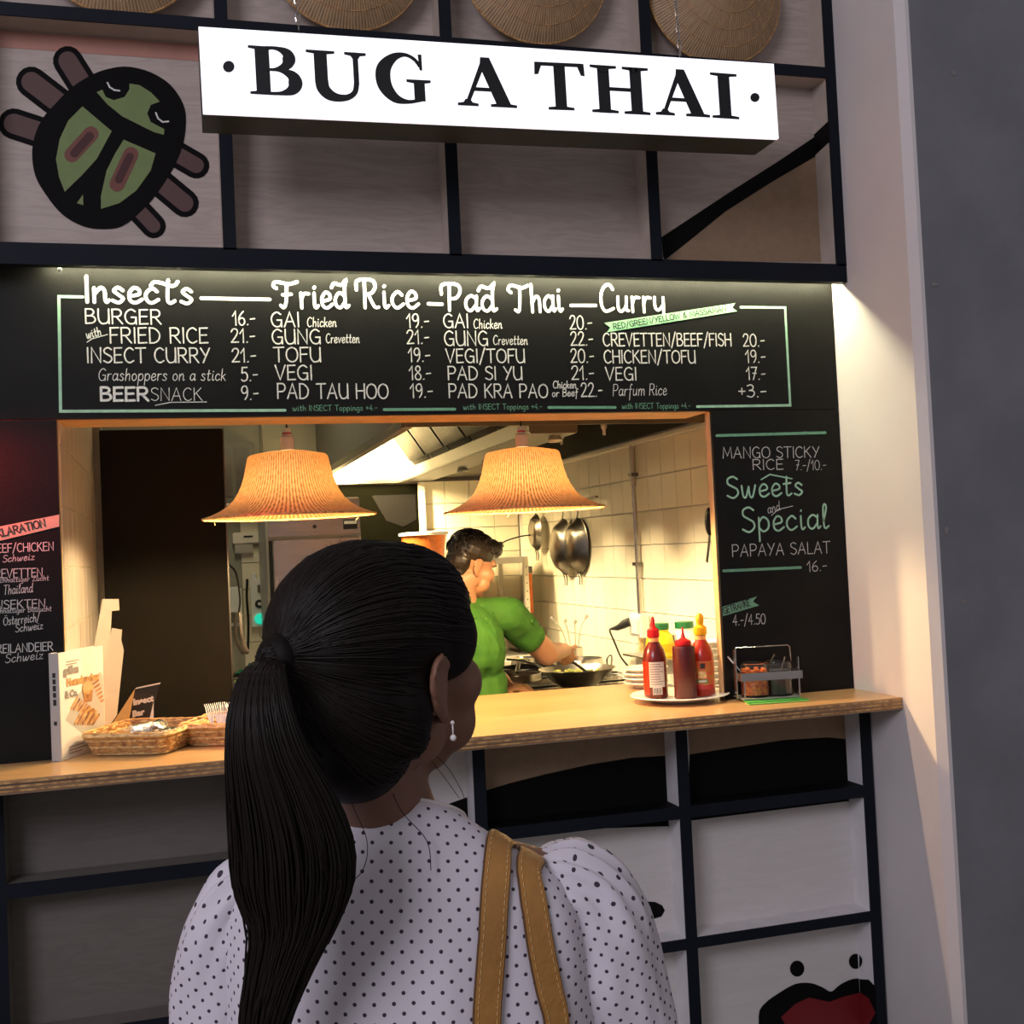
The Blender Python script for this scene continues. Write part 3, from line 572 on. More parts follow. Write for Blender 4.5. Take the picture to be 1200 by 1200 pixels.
u_ = MB(); line_on(u_, [(182, 475), (200, 471.5), (242, 471)], .0011, 1, Y0); line_on(u_, [(102, 401), (108, 397), (126, 392)], .0012, 1, Y0); u_.build('underline', CH, mb_, recalc=False)
prices = [('16.-', 273, 299, 381), ('21.-', 271, 299, 401.5), ('21.-', 272, 300, 424.5), ('5.-', 283, 302, 446.5), ('9.-', 283, 303, 468.5), ('19.-', 477, 503, 384), ('21.-', 477, 503, 403), ('19.-', 479, 504, 424), ('18.-', 480, 505, 445), ('19.-', 481, 507, 466),
 ('20.-', 668, 694, 386), ('22.-', 669, 695, 405), ('20.-', 669, 696, 425), ('21.-', 670, 696, 445), ('22.-', 681, 706, 465), ('20.-', 871, 896, 406), ('19.-', 874, 897, 425), ('17.-', 875, 897, 445), ('+3.-', 866, 898, 465.5)]
for s, a, b, y in prices: wr(mb_, 'price', [(s, (a, y), (b, y), 16 if a < 860 else 14.5, .58, S_)])
for a, b, y in ((343, 442, 481.5), (543, 635, 480), (729, 809, 479)): wr(mb_, 'menu_text', [('with INSECT Toppings +4.-', (a, y), (b, y-.5), 6.5, .26, Gn)])
fr_ = MB()
line_on(fr_, [(97, 348), (69, 347.5), (71, 482), (334, 480.8)], .0038, 3, Y0)
for seg in ([(236, 349.5), (316, 351)], [(502, 356), (518, 356.5)], [(669, 358), (698, 358)]): line_on(fr_, seg, .0048, 0, Y0)
line_on(fr_, [(868, 360), (920, 360.5), (926, 475), (817, 476.5)], .0038, 3, Y0)
for seg in ([(450, 480), (533, 479.5)], [(643, 477.5), (721, 477.5)]): line_on(fr_, seg, .0040, 4, Y0)
fr_.build('chalk_border', CH, mb_, recalc=False)
bn = MB(); poly_on(bn, [(708, 378.5), (861.4, 355.3), (858, 360.5), (863.6, 364.9), (711, 389.5), (715, 384)], 5, Y0, .0012)
text_on(bn, 'RED/GREEN/YELLOW & MASSAMAN', (719, 386), (851, 364.5), 6.5, .0013, 7, Y0, lift=.0016); bn.build('banner', CH, mb_, recalc=False)
# right-hand board
for s, a, b, c, hw, mt in (('MANGO STICKY', (847, 537), (960, 536), 13, .42, T_), ('RICE', (882, 550.5), (918, 550), 12, .42, T_), ('7.-/10.-', (932, 551), (968, 550.5), 11.5, .33, T_), ('PAPAYA SALAT', (858, 652.5), (973, 648), 14, .40, T_), ('16.-', (946, 670), (969, 668.5), 12, .38, T_), ('4.-/4.50', (859, 733), (897, 731), 12, .38, T_)):
    wr(sb_, 'menu_text', [(s, a, b, c, hw, mt)])
wr(sb_, 'heading', [('Sweets', (852, 584), (941, 580), 25, .95, M_)]); wr(sb_, 'heading', [('Special', (870, 624), (971, 619), 29, .95, M_)]); wr(sb_, 'menu_text', [('and', (900, 602), (914, 598), 11, .3, T_, .2)])
l_ = MB(); line_on(l_, [(840, 510.5), (967, 507)], .0042, 4, Y0); line_on(l_, [(848, 669), (938, 665)], .0042, 4, Y0); line_on(l_, [(904, 604), (912, 597), (929, 593)], .0011, 2, Y0); line_on(l_, [(892, 562), (902, 556), (928, 561)], .0020, 3, Y0); l_.build('chalk_line', CH, sb_, recalc=False)
bn = MB(); poly_on(bn, [(846.5, 711), (887, 699), (882, 705), (889.5, 709.5), (847, 722)], 4, Y0, .0012); text_on(bn, 'GETRÄNKE', (848.5, 719.5), (879, 709.5), 7.5, .0015, 7, Y0, lift=.0016); bn.build('banner', CH, sb_, recalc=False)
# left-hand board
for s, a, b, c, hw, sl in (('BEEF/CHICKEN', (-10, 648), (63, 645), 10, .36, 0), ('Schweiz', (3, 659), (40, 656), 8, .28, .2), ('CREVETTEN', (-13, 678), (50, 676), 10.5, .36, 0), ('aus nachhaltiger Zucht', (-24, 684), (57, 680), 6, .22, .1), ('Thailand', (4, 697), (38, 694), 11, .28, .2), ('INSEKTEN', (-8, 714), (53, 712), 10, .36, 0), ('aus nachhaltiger Biozucht', (-26, 720), (60, 716), 6, .22, .1),
    ('Österreich/', (4, 733), (46, 728), 10, .28, .2), ('Schweiz', (18, 741), (50, 737), 9, .28, .2), ('FREILANDEIER', (-10, 766), (62, 762), 10, .36, 0), ('Schweiz', (6, 777), (50, 772), 10, .28, .2)):
    wr(db_, 'menu_text', [(s, a, b, c, hw, T_, sl)])
bn = MB(); poly_on(bn, [(-30, 623), (69.5, 603), (69.5, 617), (-30, 641)], 6, Y0, .0012); text_on(bn, 'DEKLARATION', (-16, 633), (54, 617), 9, .0018, 7, Y0, lift=.0016); bn.build('banner', CH, db_, recalc=False)
# ------------------------------------------------------------------ illuminated sign
YS = -.40
c_tl, c_tr, c_br, c_bl = at(235, 30, Y=YS), at(909, 75, Y=YS), at(912, 161, Y=YS), at(238, 132, Y=YS)
sx = ((c_tr-c_tl)+(c_br-c_bl))/2; sgn_w = sx.length; ex = sx.normalized(); ez = Vector((-ex.z, 0, ex.x)); sgn_h = (c_tl-c_bl).length*.5+(c_tr-c_br).length*.5
sign = thing('lightbox_sign', 'long white illuminated box sign lettered BUG A THAI in black, on chains', 'sign', tuple(c_bl+sx*.5))
def SB(m_, u0, u1, y0, y1, v0, v1, mm=0):
    vs = [c_bl+ex*u+Vector((0, y, 0))+ez*v for v in (v0, v1) for y in (y0, y1) for u in (u0, u1)]
    m_.add(vs, [(0, 2, 3, 1), (4, 5, 7, 6), (0, 1, 5, 4), (2, 6, 7, 3), (0, 4, 6, 2), (1, 3, 7, 5)], mm)
m_ = MB(); SB(m_, 0, sgn_w, 0, .012, .0, sgn_h); m_.build('lens', 'sign_lens', sign)
m_ = MB(); SB(m_, .001, sgn_w-.001, .0125, .135, .0, sgn_h-.001); m_.build('case', 'sign_case', sign)
def serif(letter):   # (stems as quads, ribbons with varying width) on a 0..10 grid
    q = []; r = []; top = 0
    def rect(x0, x1, y0, y1): q.append([(x0, y0), (x1, y0), (x1, y1), (x0, y1)])
    def ser(x0, x1, y, d=1): q.append([(x0, y), (x1, y), (x1, y+.55*d), (x0+(x1-x0)*.72, y+.75*d), (x0+(x1-x0)*.62, y+1.4*d), (x0+(x1-x0)*.38, y+1.4*d), (x0+(x1-x0)*.28, y+.75*d), (x0, y+.55*d)])
    if letter == 'B':
        rect(1.5, 4.2, 0, 10); ser(.3, 5.2, 0); ser(.3, 5.2, 10, -1)
        r.append(([(3.6, 9.7), (5.8, 9.6), (7.5, 8.8), (7.9, 7.5), (7.2, 6.1), (5.4, 5.3), (3.6, 5.2)], [.3, .45, 1.0, 1.25, .9, .4, .28])); r.append(([(3.6, 5.2), (6.2, 5.1), (8.3, 4.2), (8.9, 2.7), (8.2, 1.2), (6.2, .4), (3.6, .3)], [.28, .4, 1.05, 1.35, 1.05, .45, .3])); wd = 10.2
    if letter == 'U':
        rect(1.6, 4.0, 3.4, 10); ser(.2, 5.4, 10, -1); ser(7.2, 11.2, 10, -1); rect(8.7, 9.7, 3.4, 10)
        r.append(([(2.8, 3.9), (3.0, 2.3), (4.1, 1.0), (5.8, .5), (7.6, .8), (8.8, 1.9), (9.2, 3.9)], [1.2, 1.2, 1.1, .8, .6, .5, .5])); wd = 11.4
    if letter == 'G':
        r.append(([(8.6, 7.4), (7.6, 8.9), (5.9, 9.7), (3.9, 9.1), (2.2, 7.2), (1.8, 5.0), (2.3, 2.8), (3.9, .9), (6.2, .35), (8.6, .9)], [.3, .35, .4, .8, 1.25, 1.35, 1.25, .9, .4, .4]))
        q.append([(8.3, 10), (9.0, 10), (9.0, 6.8), (8.5, 6.8)]); rect(7.3, 9.3, .6, 4.6); ser(6.0, 10.4, 4.9, -1); wd = 10.6
    if letter == 'A':
        q.append([(1.4, .4), (2.2, .4), (5.3, 8.0), (5.0, 10.1), (4.7, 9.2)]); q.append([(4.7, 10.1), (6.4, 10.1), (10.2, .4), (7.4, .4), (4.5, 8.2)]); rect(2.8, 7.6, 3.1, 3.9); ser(0, 3.9, 0); ser(6.2, 11.2, 0); wd = 11.2
    if letter == 'T':
        rect(4.1, 6.5, 0, 10); ser(2.6, 8.0, 0); rect(.4, 10.2, 9.2, 10); q.append([(.2, 10), (1.6, 9.3), (.9, 7.4), (.1, 7.3)]); q.append([(10.4, 10), (9.0, 9.3), (9.7, 7.4), (10.5, 7.3)]); wd = 10.6
    if letter == 'H':
        rect(1.5, 3.9, 0, 10); rect(8.1, 10.5, 0, 10); rect(3.8, 8.2, 4.7, 5.5); [ser(a, a+5.4, y, d) for a in (0, 6.6) for y, d in ((0, 1), (10, -1))]; wd = 12
    if letter == 'I': rect(1.6, 4.0, 0, 10); ser(.1, 5.5, 0); ser(.1, 5.5, 10, -1); wd = 5.6
    return q, r, wd
pl_ = lambda x, y: at(x, y, Y=YS-.0006)
for L_, a, b, cap in (('B', (291.5, 110), (355, 113.5), 57), ('U', (360, 116), (433, 120), 58), ('G', (438.5, 120), (507.5, 123), 59), ('A', (536.5, 123.5), (606, 127), 57.5), ('T', (628, 128), (688, 130), 55.5), ('H', (694, 131.5), (762.5, 135), 55.5), ('A', (768.5, 134.5), (832, 138), 54.5), ('I', (834.5, 138), (867, 140), 53)):
    q, r, wd = serif(L_); O = pl_(*a); E = pl_(*b); T = pl_(a[0], a[1]-cap); Ex = (E-O)/wd; Ez = ez*((T-O).length/10); m_ = MB(); k = 0
    for p in q:
        P = [O+Ex*x+Ez*y+Vector((0, -.0004*(k % 5), 0)) for x, y in p]; m_.prism(P, (0, 1, 0), .0004); k += 1
    for pts_, ws in r:
        C_ = catmull([Vector((x, y, 0)) for x, y in pts_], 6); W2 = [v.x for v in catmull([Vector((x, 0, 0)) for x in ws], 6)]; lf = []; rt = []
        for i, c in enumerate(C_):
            d = (C_[min(i+1, len(C_)-1)]-C_[max(i-1, 0)]).normalized(); s = Vector((-d.y, d.x, 0))*W2[i]; lf.append(c+s); rt.append(c-s)
        V = [O+Ex*p.x+Ez*p.y+Vector((0, -.0021-.0003*(k % 3), 0)) for p in lf+rt]; n = len(lf); m_.add(V, [(i, i+1, n+i+1, n+i) for i in range(n-1)]); k += 1
    m_.build('letter', 'letter_black', sign, recalc=False)
for c, rr in (((268, 78), 6.8), ((884.7, 114.2), 5.4)):
    m_ = MB(); m_.prism([pl_(c[0]+rr*math.cos(2*PI*k/20), c[1]+rr*math.sin(2*PI*k/20)) for k in range(20)], (0, 1, 0), .0005); m_.build('dot', 'letter_black', sign)
for px_, py_ in ((350, 37), (797, 67)):
    b0 = at(px_, py_, Y=YS+.06); m_ = MB()
    for k in range(30):
        c = b0+Vector((-.0006*k, 0, .012+.022*k)); rot = k % 2; pts_ = [c+Vector((.006*math.cos(2*PI*j/8)*(1 if rot else .15), .006*math.cos(2*PI*j/8)*(.15 if rot else 1), .0135*math.sin(2*PI*j/8))) for j in range(9)]
        m_.tube(pts_, .0014, 4, cap=False)
    m_.build('chain', 'steel', sign)
# ------------------------------------------------------------------ conical straw hats in the upper bays
hat = thing('straw_hat', 'x', 'hat', (0, 0, 0), 'conical straw hats hung in the upper bays')
T = Matrix.Rotation(PI/2, 3, 'X'); R_ = .218
m_ = MB(); m_.lathe([(R_*(1-k/14)+.0005, .155*(k/14)**.92) for k in range(15)], 120, T=T, rip=lambda a, i: .0008*math.sin(a*60), uv=True); m_.build('cone', 'straw_hat', hat, smooth='all')
m_ = MB(); m_.tube([(R_*math.cos(2*PI*k/72), .002, R_*math.sin(2*PI*k/72)) for k in range(73)], .0035, 6, cap=False); m_.build('rim', 'wicker', hat, smooth=True)
m_ = MB()
for q in (.82, .64, .46, .28): m_.tube([(R_*q*math.cos(2*PI*k/48), -.155*(1-q)**.92-.0012, R_*q*math.sin(2*PI*k/48)) for k in range(49)], .0010, 4, cap=False)
m_.build('hoop', 'wicker', hat)
HL = ['straw hat hanging above the painted beetle, barely in view', 'straw hat hanging above the letters BUG of the sign', 'straw hat hanging above the letter A between BUG and THAI', 'rightmost straw hat, hanging above THAI beside the pillar']
for k, (x, z) in enumerate(((-.098, 3.253), (.50, 3.262), (1.048, 3.268), (1.617, 3.248))):
    if k: o = dup(hat, (x, -.075, z), 'conical '+HL[k])
    else: hat.location = (x, -.075, z); hat['label'] = 'conical '+HL[0]
# ================================================================== KITCHEN
def anim(p, o): return Vector(p)+Vector(o)
def rod(mb, a, b, r=.004, n=8, m=0): return mb.tube([a, b], r, n, m)
# black partition panel behind the left of the hatch
t = thing('partition_panel', 'tall plain black panel standing behind the left end of the counter', 'panel', (-.04, 1.32, 0))
MB().box(-.262, .176, 1.285, 1.325, .02, 2.105).build('panel', 'panel_black', t, bevel=.003)
MB().box(.1765, .182, 1.283, 1.327, .02, 2.107).build('edge_strip', 'steel_dark', t)
for x in (-.24, .14): MB().box(x, x+.03, 1.24, 1.36, 0, .0195).build('foot', 'steel_dark', t)
# pendant lamps
def pendant():
    t = thing('pendant_lamp', 'x', 'lamp', (0, 0, 0), 'straw pendant lamps in the hatch')
    pr = [(.253, 0), (.247, .0035), (.228, .010), (.205, .020), (.182, .034), (.163, .052), (.149, .074), (.138, .098), (.130, .124), (.124, .150), (.120, .170), (.1175, .178), (.112, .183), (.06, .193), (.018, .197)]
    m_ = MB(); m_.lathe(pr, 160, rip=lambda a, i: .0009*math.sin(a*80), uv=True); m_.build('shade', 'straw_shade', t, smooth='all')
    m_ = MB(); m_.tube([(.2535*math.cos(2*PI*k/80), .2535*math.sin(2*PI*k/80), -.001) for k in range(81)], .0035, 6, cap=False); m_.build('rim', 'wicker', t, smooth=True)
    m_ = MB().lathe([(.0, .197), (.02, .197), (.021, .235), (.014, .240), (.011, .262), (.0, .263)], 20, (0, 0, .001)); s_ = m_.build('socket', 'white_plastic', t, smooth=True)
    MB().lathe([(.0, .240), (.0135, .241), (.0135, .247), (.0, .248)], 16, (0, 0, .003)).build('collar', 'ink_red', s_, smooth=True)
    MB().tube([(0, 0, .262), (0, 0, 1.04)], .0030, 6).build('cord', 'cable_black', t)
    MB().lathe([(.0, .075), (.010, .078), (.020, .088), (.024, .102), (.020, .118), (.012, .132), (.011, .150), (0, .151)], 20, (0, 0, .010)).build('bulb', 'bulb_glow', t, smooth=True)
    for k in range(3):
        a = k*2.1+.5; m_ = MB().tube([(.25*math.cos(a), .25*math.sin(a), -.002), (.251*math.cos(a), .251*math.sin(a), -.008), (.247*math.cos(a+.02), .247*math.sin(a+.02), -.014)], .0012, 4); m_.build('loose_straw', 'wicker_light', t)
    return t
p1_ = pendant(); p1_.location = (.325, .30, 1.728); p1_['label'] = 'left straw pendant lamp, hanging before the black panel and fridge'
p2_ = dup(p1_, (1.055, .30, 1.722), 'right straw pendant lamp, hanging above the cook in the green shirt', 1.0)
# extractor hood
hood = thing('extractor_hood', 'big stainless extractor hood over the stove with slanted filter bank', 'hood', (1.4, 2.2, 2.05))
hx0, hx1, hy0, hy1, hz = .80, XR-.03, .90, 3.52, 2.055
MB().box(hx0-.012, hx0, hy0, hy1, hz, 2.6).box(hx0, hx0+.03, hy0, hy1, hz, hz+.012).build('side_panel', 'hood_grey', hood)
MB().box(hx0-.013, hx0-.012, hy0, hy1, hz-.004, hz+.03).build('lip', 'steel', hood)
MB().box(hx0, hx1, hy1, hy1+.012, hz-.03, 2.6).build('end_panel', 'hood_inner', hood)
MB().box(hx0, hx1, hy1-.012, hy1, hz-.035, hz-.012).build('lip', 'steel', hood)
MB().box(hx0, hx1, hy0-.012, hy0, hz, 2.6).build('end_panel', 'hood_grey', hood)
MB().box(hx0, hx1, hy0, hy1, 2.6, 2.615).build('top_panel', 'hood_inner', hood)
tx0, tx1 = 1.27, 1.46
MB().box(tx0, tx1, hy0, hy1, hz-.03, hz+.085).build('grease_channel', 'hood_grey', hood, bevel=.004)
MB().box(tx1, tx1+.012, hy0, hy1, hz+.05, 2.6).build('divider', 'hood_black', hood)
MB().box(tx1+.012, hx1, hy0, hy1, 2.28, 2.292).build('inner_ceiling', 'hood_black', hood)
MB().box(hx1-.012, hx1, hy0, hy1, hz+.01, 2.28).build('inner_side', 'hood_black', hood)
def slope(u, y, d=0): return Vector((lerp(tx0, .98, u)-d*.86, y, lerp(hz+.03, 2.52, u)-d*.5))
yy = hy1-.02; n = 0
while yy > hy0+.2:
    y0, y1 = yy-.42, yy; fl = MB().add([slope(0, y0), slope(0, y1), slope(1, y1), slope(1, y0), slope(0, y0, -.02), slope(0, y1, -.02), slope(1, y1, -.02), slope(1, y0, -.02)], [(0, 1, 2, 3), (7, 6, 5, 4), (0, 4, 5, 1), (1, 5, 6, 2), (2, 6, 7, 3), (3, 7, 4, 0)]).build('filter' if n else 'blank_panel', 'steel_matte' if n == 0 else 'hood_black', hood)
    if n:
        for k in range(17):
            ya = y0+.02+.0235*k; m_ = MB(); vs = [slope(u, y, d) for d in (.002, .014) for u, y in ((.06, ya), (.06, ya+.012), (.94, ya+.012), (.94, ya))]
            m_.add(vs, [(4, 5, 6, 7), (0, 4, 7, 3), (1, 2, 6, 5), (0, 1, 5, 4), (3, 7, 6, 2)]); m_.build('baffle', 'steel_dark', fl)
        m_ = MB(); c = slope(.7, (y0+y1)/2, .015); m_.box(c.x-.012, c.x+.004, c.y-.03, c.y+.03, c.z-.012, c.z+.008); m_.build('handle', 'steel_matte', fl)
    yy -= .435; n += 1
for nx_, ny_ in ((658, 521), (708, 510)):
    q_ = at(nx_, ny_, X=1.62); MB().lathe([(0, 2.279), (.010, 2.279), (.010, q_.z+.09), (.005, q_.z+.08), (.005, q_.z+.055), (.013, q_.z+.05), (.013, q_.z+.03), (.007, q_.z+.02), (.007, q_.z), (0, q_.z)], 10, (q_.x, q_.y, 0)).build('nozzle', 'steel_matte', hood, smooth=True)
MB().box(.88, .92, 2.92, 3.28, 2.24, 2.27).build('lamp_housing', 'white_plastic', hood)
for y_ in (1.0, 1.5, 2.0, 2.5): MB().lathe([(0, 2.024), (.022, 2.024), (.030, 2.008), (.026, 2.0), (.020, 2.010), (0, 2.014)], 20, (1.40, y_, .0)).build('added_spot_fitting', 'steel_matte', hood, smooth=True)  # fittings made up to go with the added spots
# pass-through opening (its shade painted near-black) and post on the back wall, vent box, pipe
t = thing('service_hatch', 'square opening with shade painted near-black and white post in the back wall under the hood', 'hatch', (1.13, YB-.02, 1.7))
MB().box(.60, 1.376, YB-.03, YB-.001, 1.62, 2.012).build('recess_shade', 'void_shade', t); MB().box(1.376, 1.412, YB-.06, YB-.001, 1.10, 2.02).build('post', 'hood_inner', t)  # shallow near-black box stands in for the unlit opening
MB().box(.58, 1.376, YB-.035, YB-.031, 1.60, 1.635).build('sill', 'hood_grey', t)
m_ = MB(); m_.add([(1.10, YB-.034, 1.95), (1.36, YB-.034, 1.95), (1.36, YB-.034, 1.80), (1.28, YB-.034, 1.76), (1.18, YB-.034, 1.80)], [(0, 1, 2, 3, 4)]); m_.build('hanging_cloth', 'black_paint', t)  # cloth darkened too, to blend into the painted shade
t = thing('vent_box', 'grey metal vent box high on the back wall left of the pendant lamp', 'vent', (.36, YB-.06, 1.93))
MB().box(.20, .435, YB-.12, YB-.001, 1.93, 2.27).build('case', 'hood_grey', t, bevel=.006)
for x0, x1 in ((.225, .305), (.325, .405)): MB().box(x0, x1, YB-.128, YB-.1205, 1.965, 2.235).build('flap', 'steel_dark', t)
MB().box(.18, .45, YB-.14, YB-.001, 1.895, 1.928).build('ledge', 'hood_inner', t)
t = thing('water_pipe', 'thin vertical pipe on the back wall above the switches', 'pipe', (.478, YB-.03, 2.0))
MB().tube([(.478, YB-.03, 2.76), (.478, YB-.03, 1.50)], .009, 10).build('pipe', 'hood_grey', t, smooth=True)
for z in (2.2, 1.75): MB().box(.462, .494, YB-.042, YB-.001, z, z+.018).build('clip', 'steel_dark', t)
t = thing('switch_box', 'white switch box with black socket and green lit button on tiled wall', 'switch', (.434, YB-.02, 1.25))
MB().box(.385, .478, YB-.05, YB-.008, 1.225, 1.50).build('case', 'white_plastic', t, bevel=.005)
for z, mt, r in ((1.357, 'ink', .024), (1.272, 'button_green', .030)):
    m_ = MB().lathe([(0, 0), (r, 0), (r, .006), (r*.8, .012), (0, .013)], 20, T=Matrix.Rotation(PI/2, 3, 'X'), c=(.4315, YB-.051, z)); m_.build('socket' if mt == 'ink' else 'button', mt, t, smooth=True)
m_ = MB().lathe([(0, 0), (.009, 0), (.009, .004), (0, .005)], 12, T=Matrix.Rotation(PI/2, 3, 'X'), c=(.4315, YB-.064, 1.357)); m_.build('socket_hole', 'white_plastic', t)
MB().box(.424, .440, YB-.062, YB-.051, 1.42, 1.465).build('toggle', 'hood_grey', t, bevel=.003)
for x in (.41, .455): MB().lathe([(0, 1.50), (.014, 1.50), (.014, 1.53), (0, 1.532)], 12, (x, YB-.028, .0005)).build('gland', 'white_plastic', t, smooth=True)
MB().tube(catmull([(.372, YB-.02, 1.50), (.366, YB-.02, 1.40), (.369, YB-.02, 1.25), (.36, YB-.02, 1.10)], 5), .007, 6).build('cable', 'cable_black', t, smooth=True)
t = thing('sensor_box', 'small white box high on the tiled wall under left lamp', 'box', (.36, YB-.03, 1.60))
MB().box(.30, .47, YB-.05, YB-.008, 1.70, 1.765).build('case', 'hood_inner', t, bevel=.005); MB().box(.36, .41, YB-.053, YB-.0505, 1.735, 1.745).build('slot', 'ink', t); MB().box(.31, .41, YB-.045, YB-.008, 1.645, 1.698).build('cover', 'steel_matte', t, bevel=.004)
t = thing('dispenser', 'pale grey wall dispenser beside the black panel edge', 'dispenser', (.29, YB-.05, 1.25))
MB().box(.20, .335, YB-.09, YB-.008, 1.24, 1.46).build('body', 'white_plastic', t, bevel=.01); MB().box(.215, .32, YB-.094, YB-.0905, 1.26, 1.32).build('opening', 'hood_grey', t)
# hanging tongs on the panel's right edge
t = thing('tongs', 'black-tipped tongs and strap hanging beside the black panel', 'tongs', (.205, 1.5, 1.35))
MB().tube(catmull([(.175, 1.5, 1.60), (.215, 1.5, 1.56), (.228, 1.5, 1.46), (.222, 1.5, 1.40)], 6), .004, 6).build('strap', 'cable_black', t, smooth=True)
for dx in (0, .014): MB().tube(catmull([(.212+dx, 1.5+dx*.3, 1.40), (.206+dx*1.6, 1.5, 1.33), (.214+dx*1.5, 1.5, 1.28), (.236+dx, 1.5, 1.235)], 5), [(.003, .008)]*10+[(.003, .010)]*5+[(.002, .004)], 6, flat=(0, 1, 0)).build('jaw', 'steel_dark' if dx else 'cable_black', t, smooth=True)
MB().tube([(.172, 1.326, 1.600), (.174, 1.50, 1.604), (.174, 1.508, 1.585)], .003, 6).build('hook', 'steel', t)
# fridge
t = thing('fridge', 'tall stainless fridge with control strip against the back wall', 'fridge', (.69, 3.2, 0))
MB().box(.44, .935, 2.93, 3.5, .08, 1.915).build('body', 'steel_matte', t, bevel=.006)
MB().box(.45, .93, 2.905, 2.929, 1.72, 1.905).build('control_panel', 'steel', t, bevel=.003)
MB().box(.84, .915, 2.900, 2.9045, 1.745, 1.795).build('display', 'ink', t); MB().box(.845, .91, 2.898, 2.8995, 1.772, 1.788).build('display_bar', 'white_plastic', t)
MB().lathe([(0, 0), (.010, 0), (.010, .006), (0, .007)], 14, T=Matrix.Rotation(PI/2, 3, 'X'), c=(.69, 2.9045, 1.765)).build('lock', 'ink', t)
MB().box(.475, .925, 2.90, 2.928, .12, 1.700).build('door', 'steel', t, bevel=.006); MB().box(.452, .471, 2.92, 2.929, .12, 1.70).build('door_gap', 'ink', t)
for x in (.48, .89): MB().lathe([(0, 0), (.02, 0), (.02, .079), (0, .08)], 12, (x, 3.0, 0)).build('foot', 'steel_dark', t); MB().lathe([(0, 0), (.02, 0), (.02, .079), (0, .08)], 12, (x, 3.42, 0)).build('foot', 'steel_dark', t)
t = thing('dark_cupboard', 'tall dark cupboard right of the stainless fridge', 'cupboard', (1.05, 3.2, 0))
MB().box(.955, 1.44, 3.16, 3.5, 0, 1.56).build('body', 'hood_black', t, bevel=.005); MB().box(.965, 1.195, 3.145, 3.159, .05, 1.54).build('door', 'panel_black', t); MB().box(1.205, 1.43, 3.145, 3.159, .05, 1.54).build('door', 'panel_black', t)
t = thing('food_bucket', 'clear bucket with orange food and pale lid on the dark cupboard', 'bucket', (1.20, 3.2, 1.561))
MB().lathe([(0, 0), (.113, 0), (.130, .135), (.131, .150), (0, .150)], 28, (1.355, 3.33, 1.562)).build('tub', 'orange_food', t, smooth=True)
MB().lathe([(.134, .138), (.142, .140), (.142, .156), (.10, .160), (0, .161)], 28, (1.355, 3.33, 1.562)).build('lid', 'white_plastic', t, smooth=True)
# left worktop with bowls and cloth
t = thing('side_worktop', 'steel worktop behind the black panel holding bowls', 'worktop', (.3, 2.7, 0))
MB().box(-.1, .42, 1.9, 3.5, .955, .985).build('top', 'steel', t, bevel=.004)
for x, y in ((-.06, 1.95), (.38, 1.95), (-.06, 3.45), (.38, 3.45)): MB().box(x-.018, x+.018, y-.018, y+.018, 0, .954).build('leg', 'steel_matte', t)
t = thing('mixing_bowl', 'steel mixing bowl of food on the worktop beside black panel', 'bowl', (.285, 2.1, .986))
MB().lathe([(0, 0), (.06, .001), (.10, .035), (.122, .085), (.128, .087), (.126, .092), (.118, .088), (.096, .04), (.06, .008), (0, .006)], 32, (.285, 2.1, .9865)).build('bowl', 'steel', t, smooth=True)
m_ = MB()
for k in range(40): a, r = random.uniform(0, 6.28), random.uniform(0, .085); m_.ell((.285+r*math.cos(a), 2.1+r*math.sin(a), 1.058+random.uniform(0, .01)), random.uniform(.008, .016), nu=6, nv=4)
tag(m_.build('food', 'veg', t), kind='stuff')
t = thing('green_tray', 'green tray behind the steel mixing bowl', 'tray', (.27, 2.6, .986)); MB().box(.10, .40, 2.45, 2.75, .9865, .996).build('base', 'green_cloth', t, bevel=.003); MB().box(.10, .40, 2.44, 2.45, .9965, 1.02).box(.10, .40, 2.75, 2.76, .9965, 1.02).build('rim', 'green_cloth', t)
t = thing('dark_pan', 'flat dark pan lying behind the green tray', 'pan', (.24, 2.95, .986)); MB().lathe([(0, 0), (.10, 0), (.12, .03), (.117, .03), (.097, .004), (0, .004)], 28, (.24, 2.95, .9865)).build('pan', 'pan_black', t, smooth=True); MB().box(.12, .36, 2.949, 2.951, .985, .9864).build('mat', 'green_cloth', t)
m_ = MB(); rows = []
for i in range(15):
    row = []
    for j in range(15):
        u, v = i/14-.5, j/14-.5; r = math.hypot(u, v); z = .988+.075*max(0, 1-2.1*r)**1.0*(.6+.8*noise.noise(Vector((u*7, v*7, 3))))+.012*noise.noise(Vector((u*15, v*15, 9)))+.004; row.append((.345+u*.21, 3.2+v*.22, z))
    rows.append(row)
m_.grid(rows, closed=False); o = m_.build('cloth', 'green_cloth', smooth='all'); o.name = 'green_cloth'; tag(o, 'crumpled green cloth lying on the worktop below the switches', 'cloth'); md = o.modifiers.new('s', 'SOLIDIFY'); md.thickness = .004
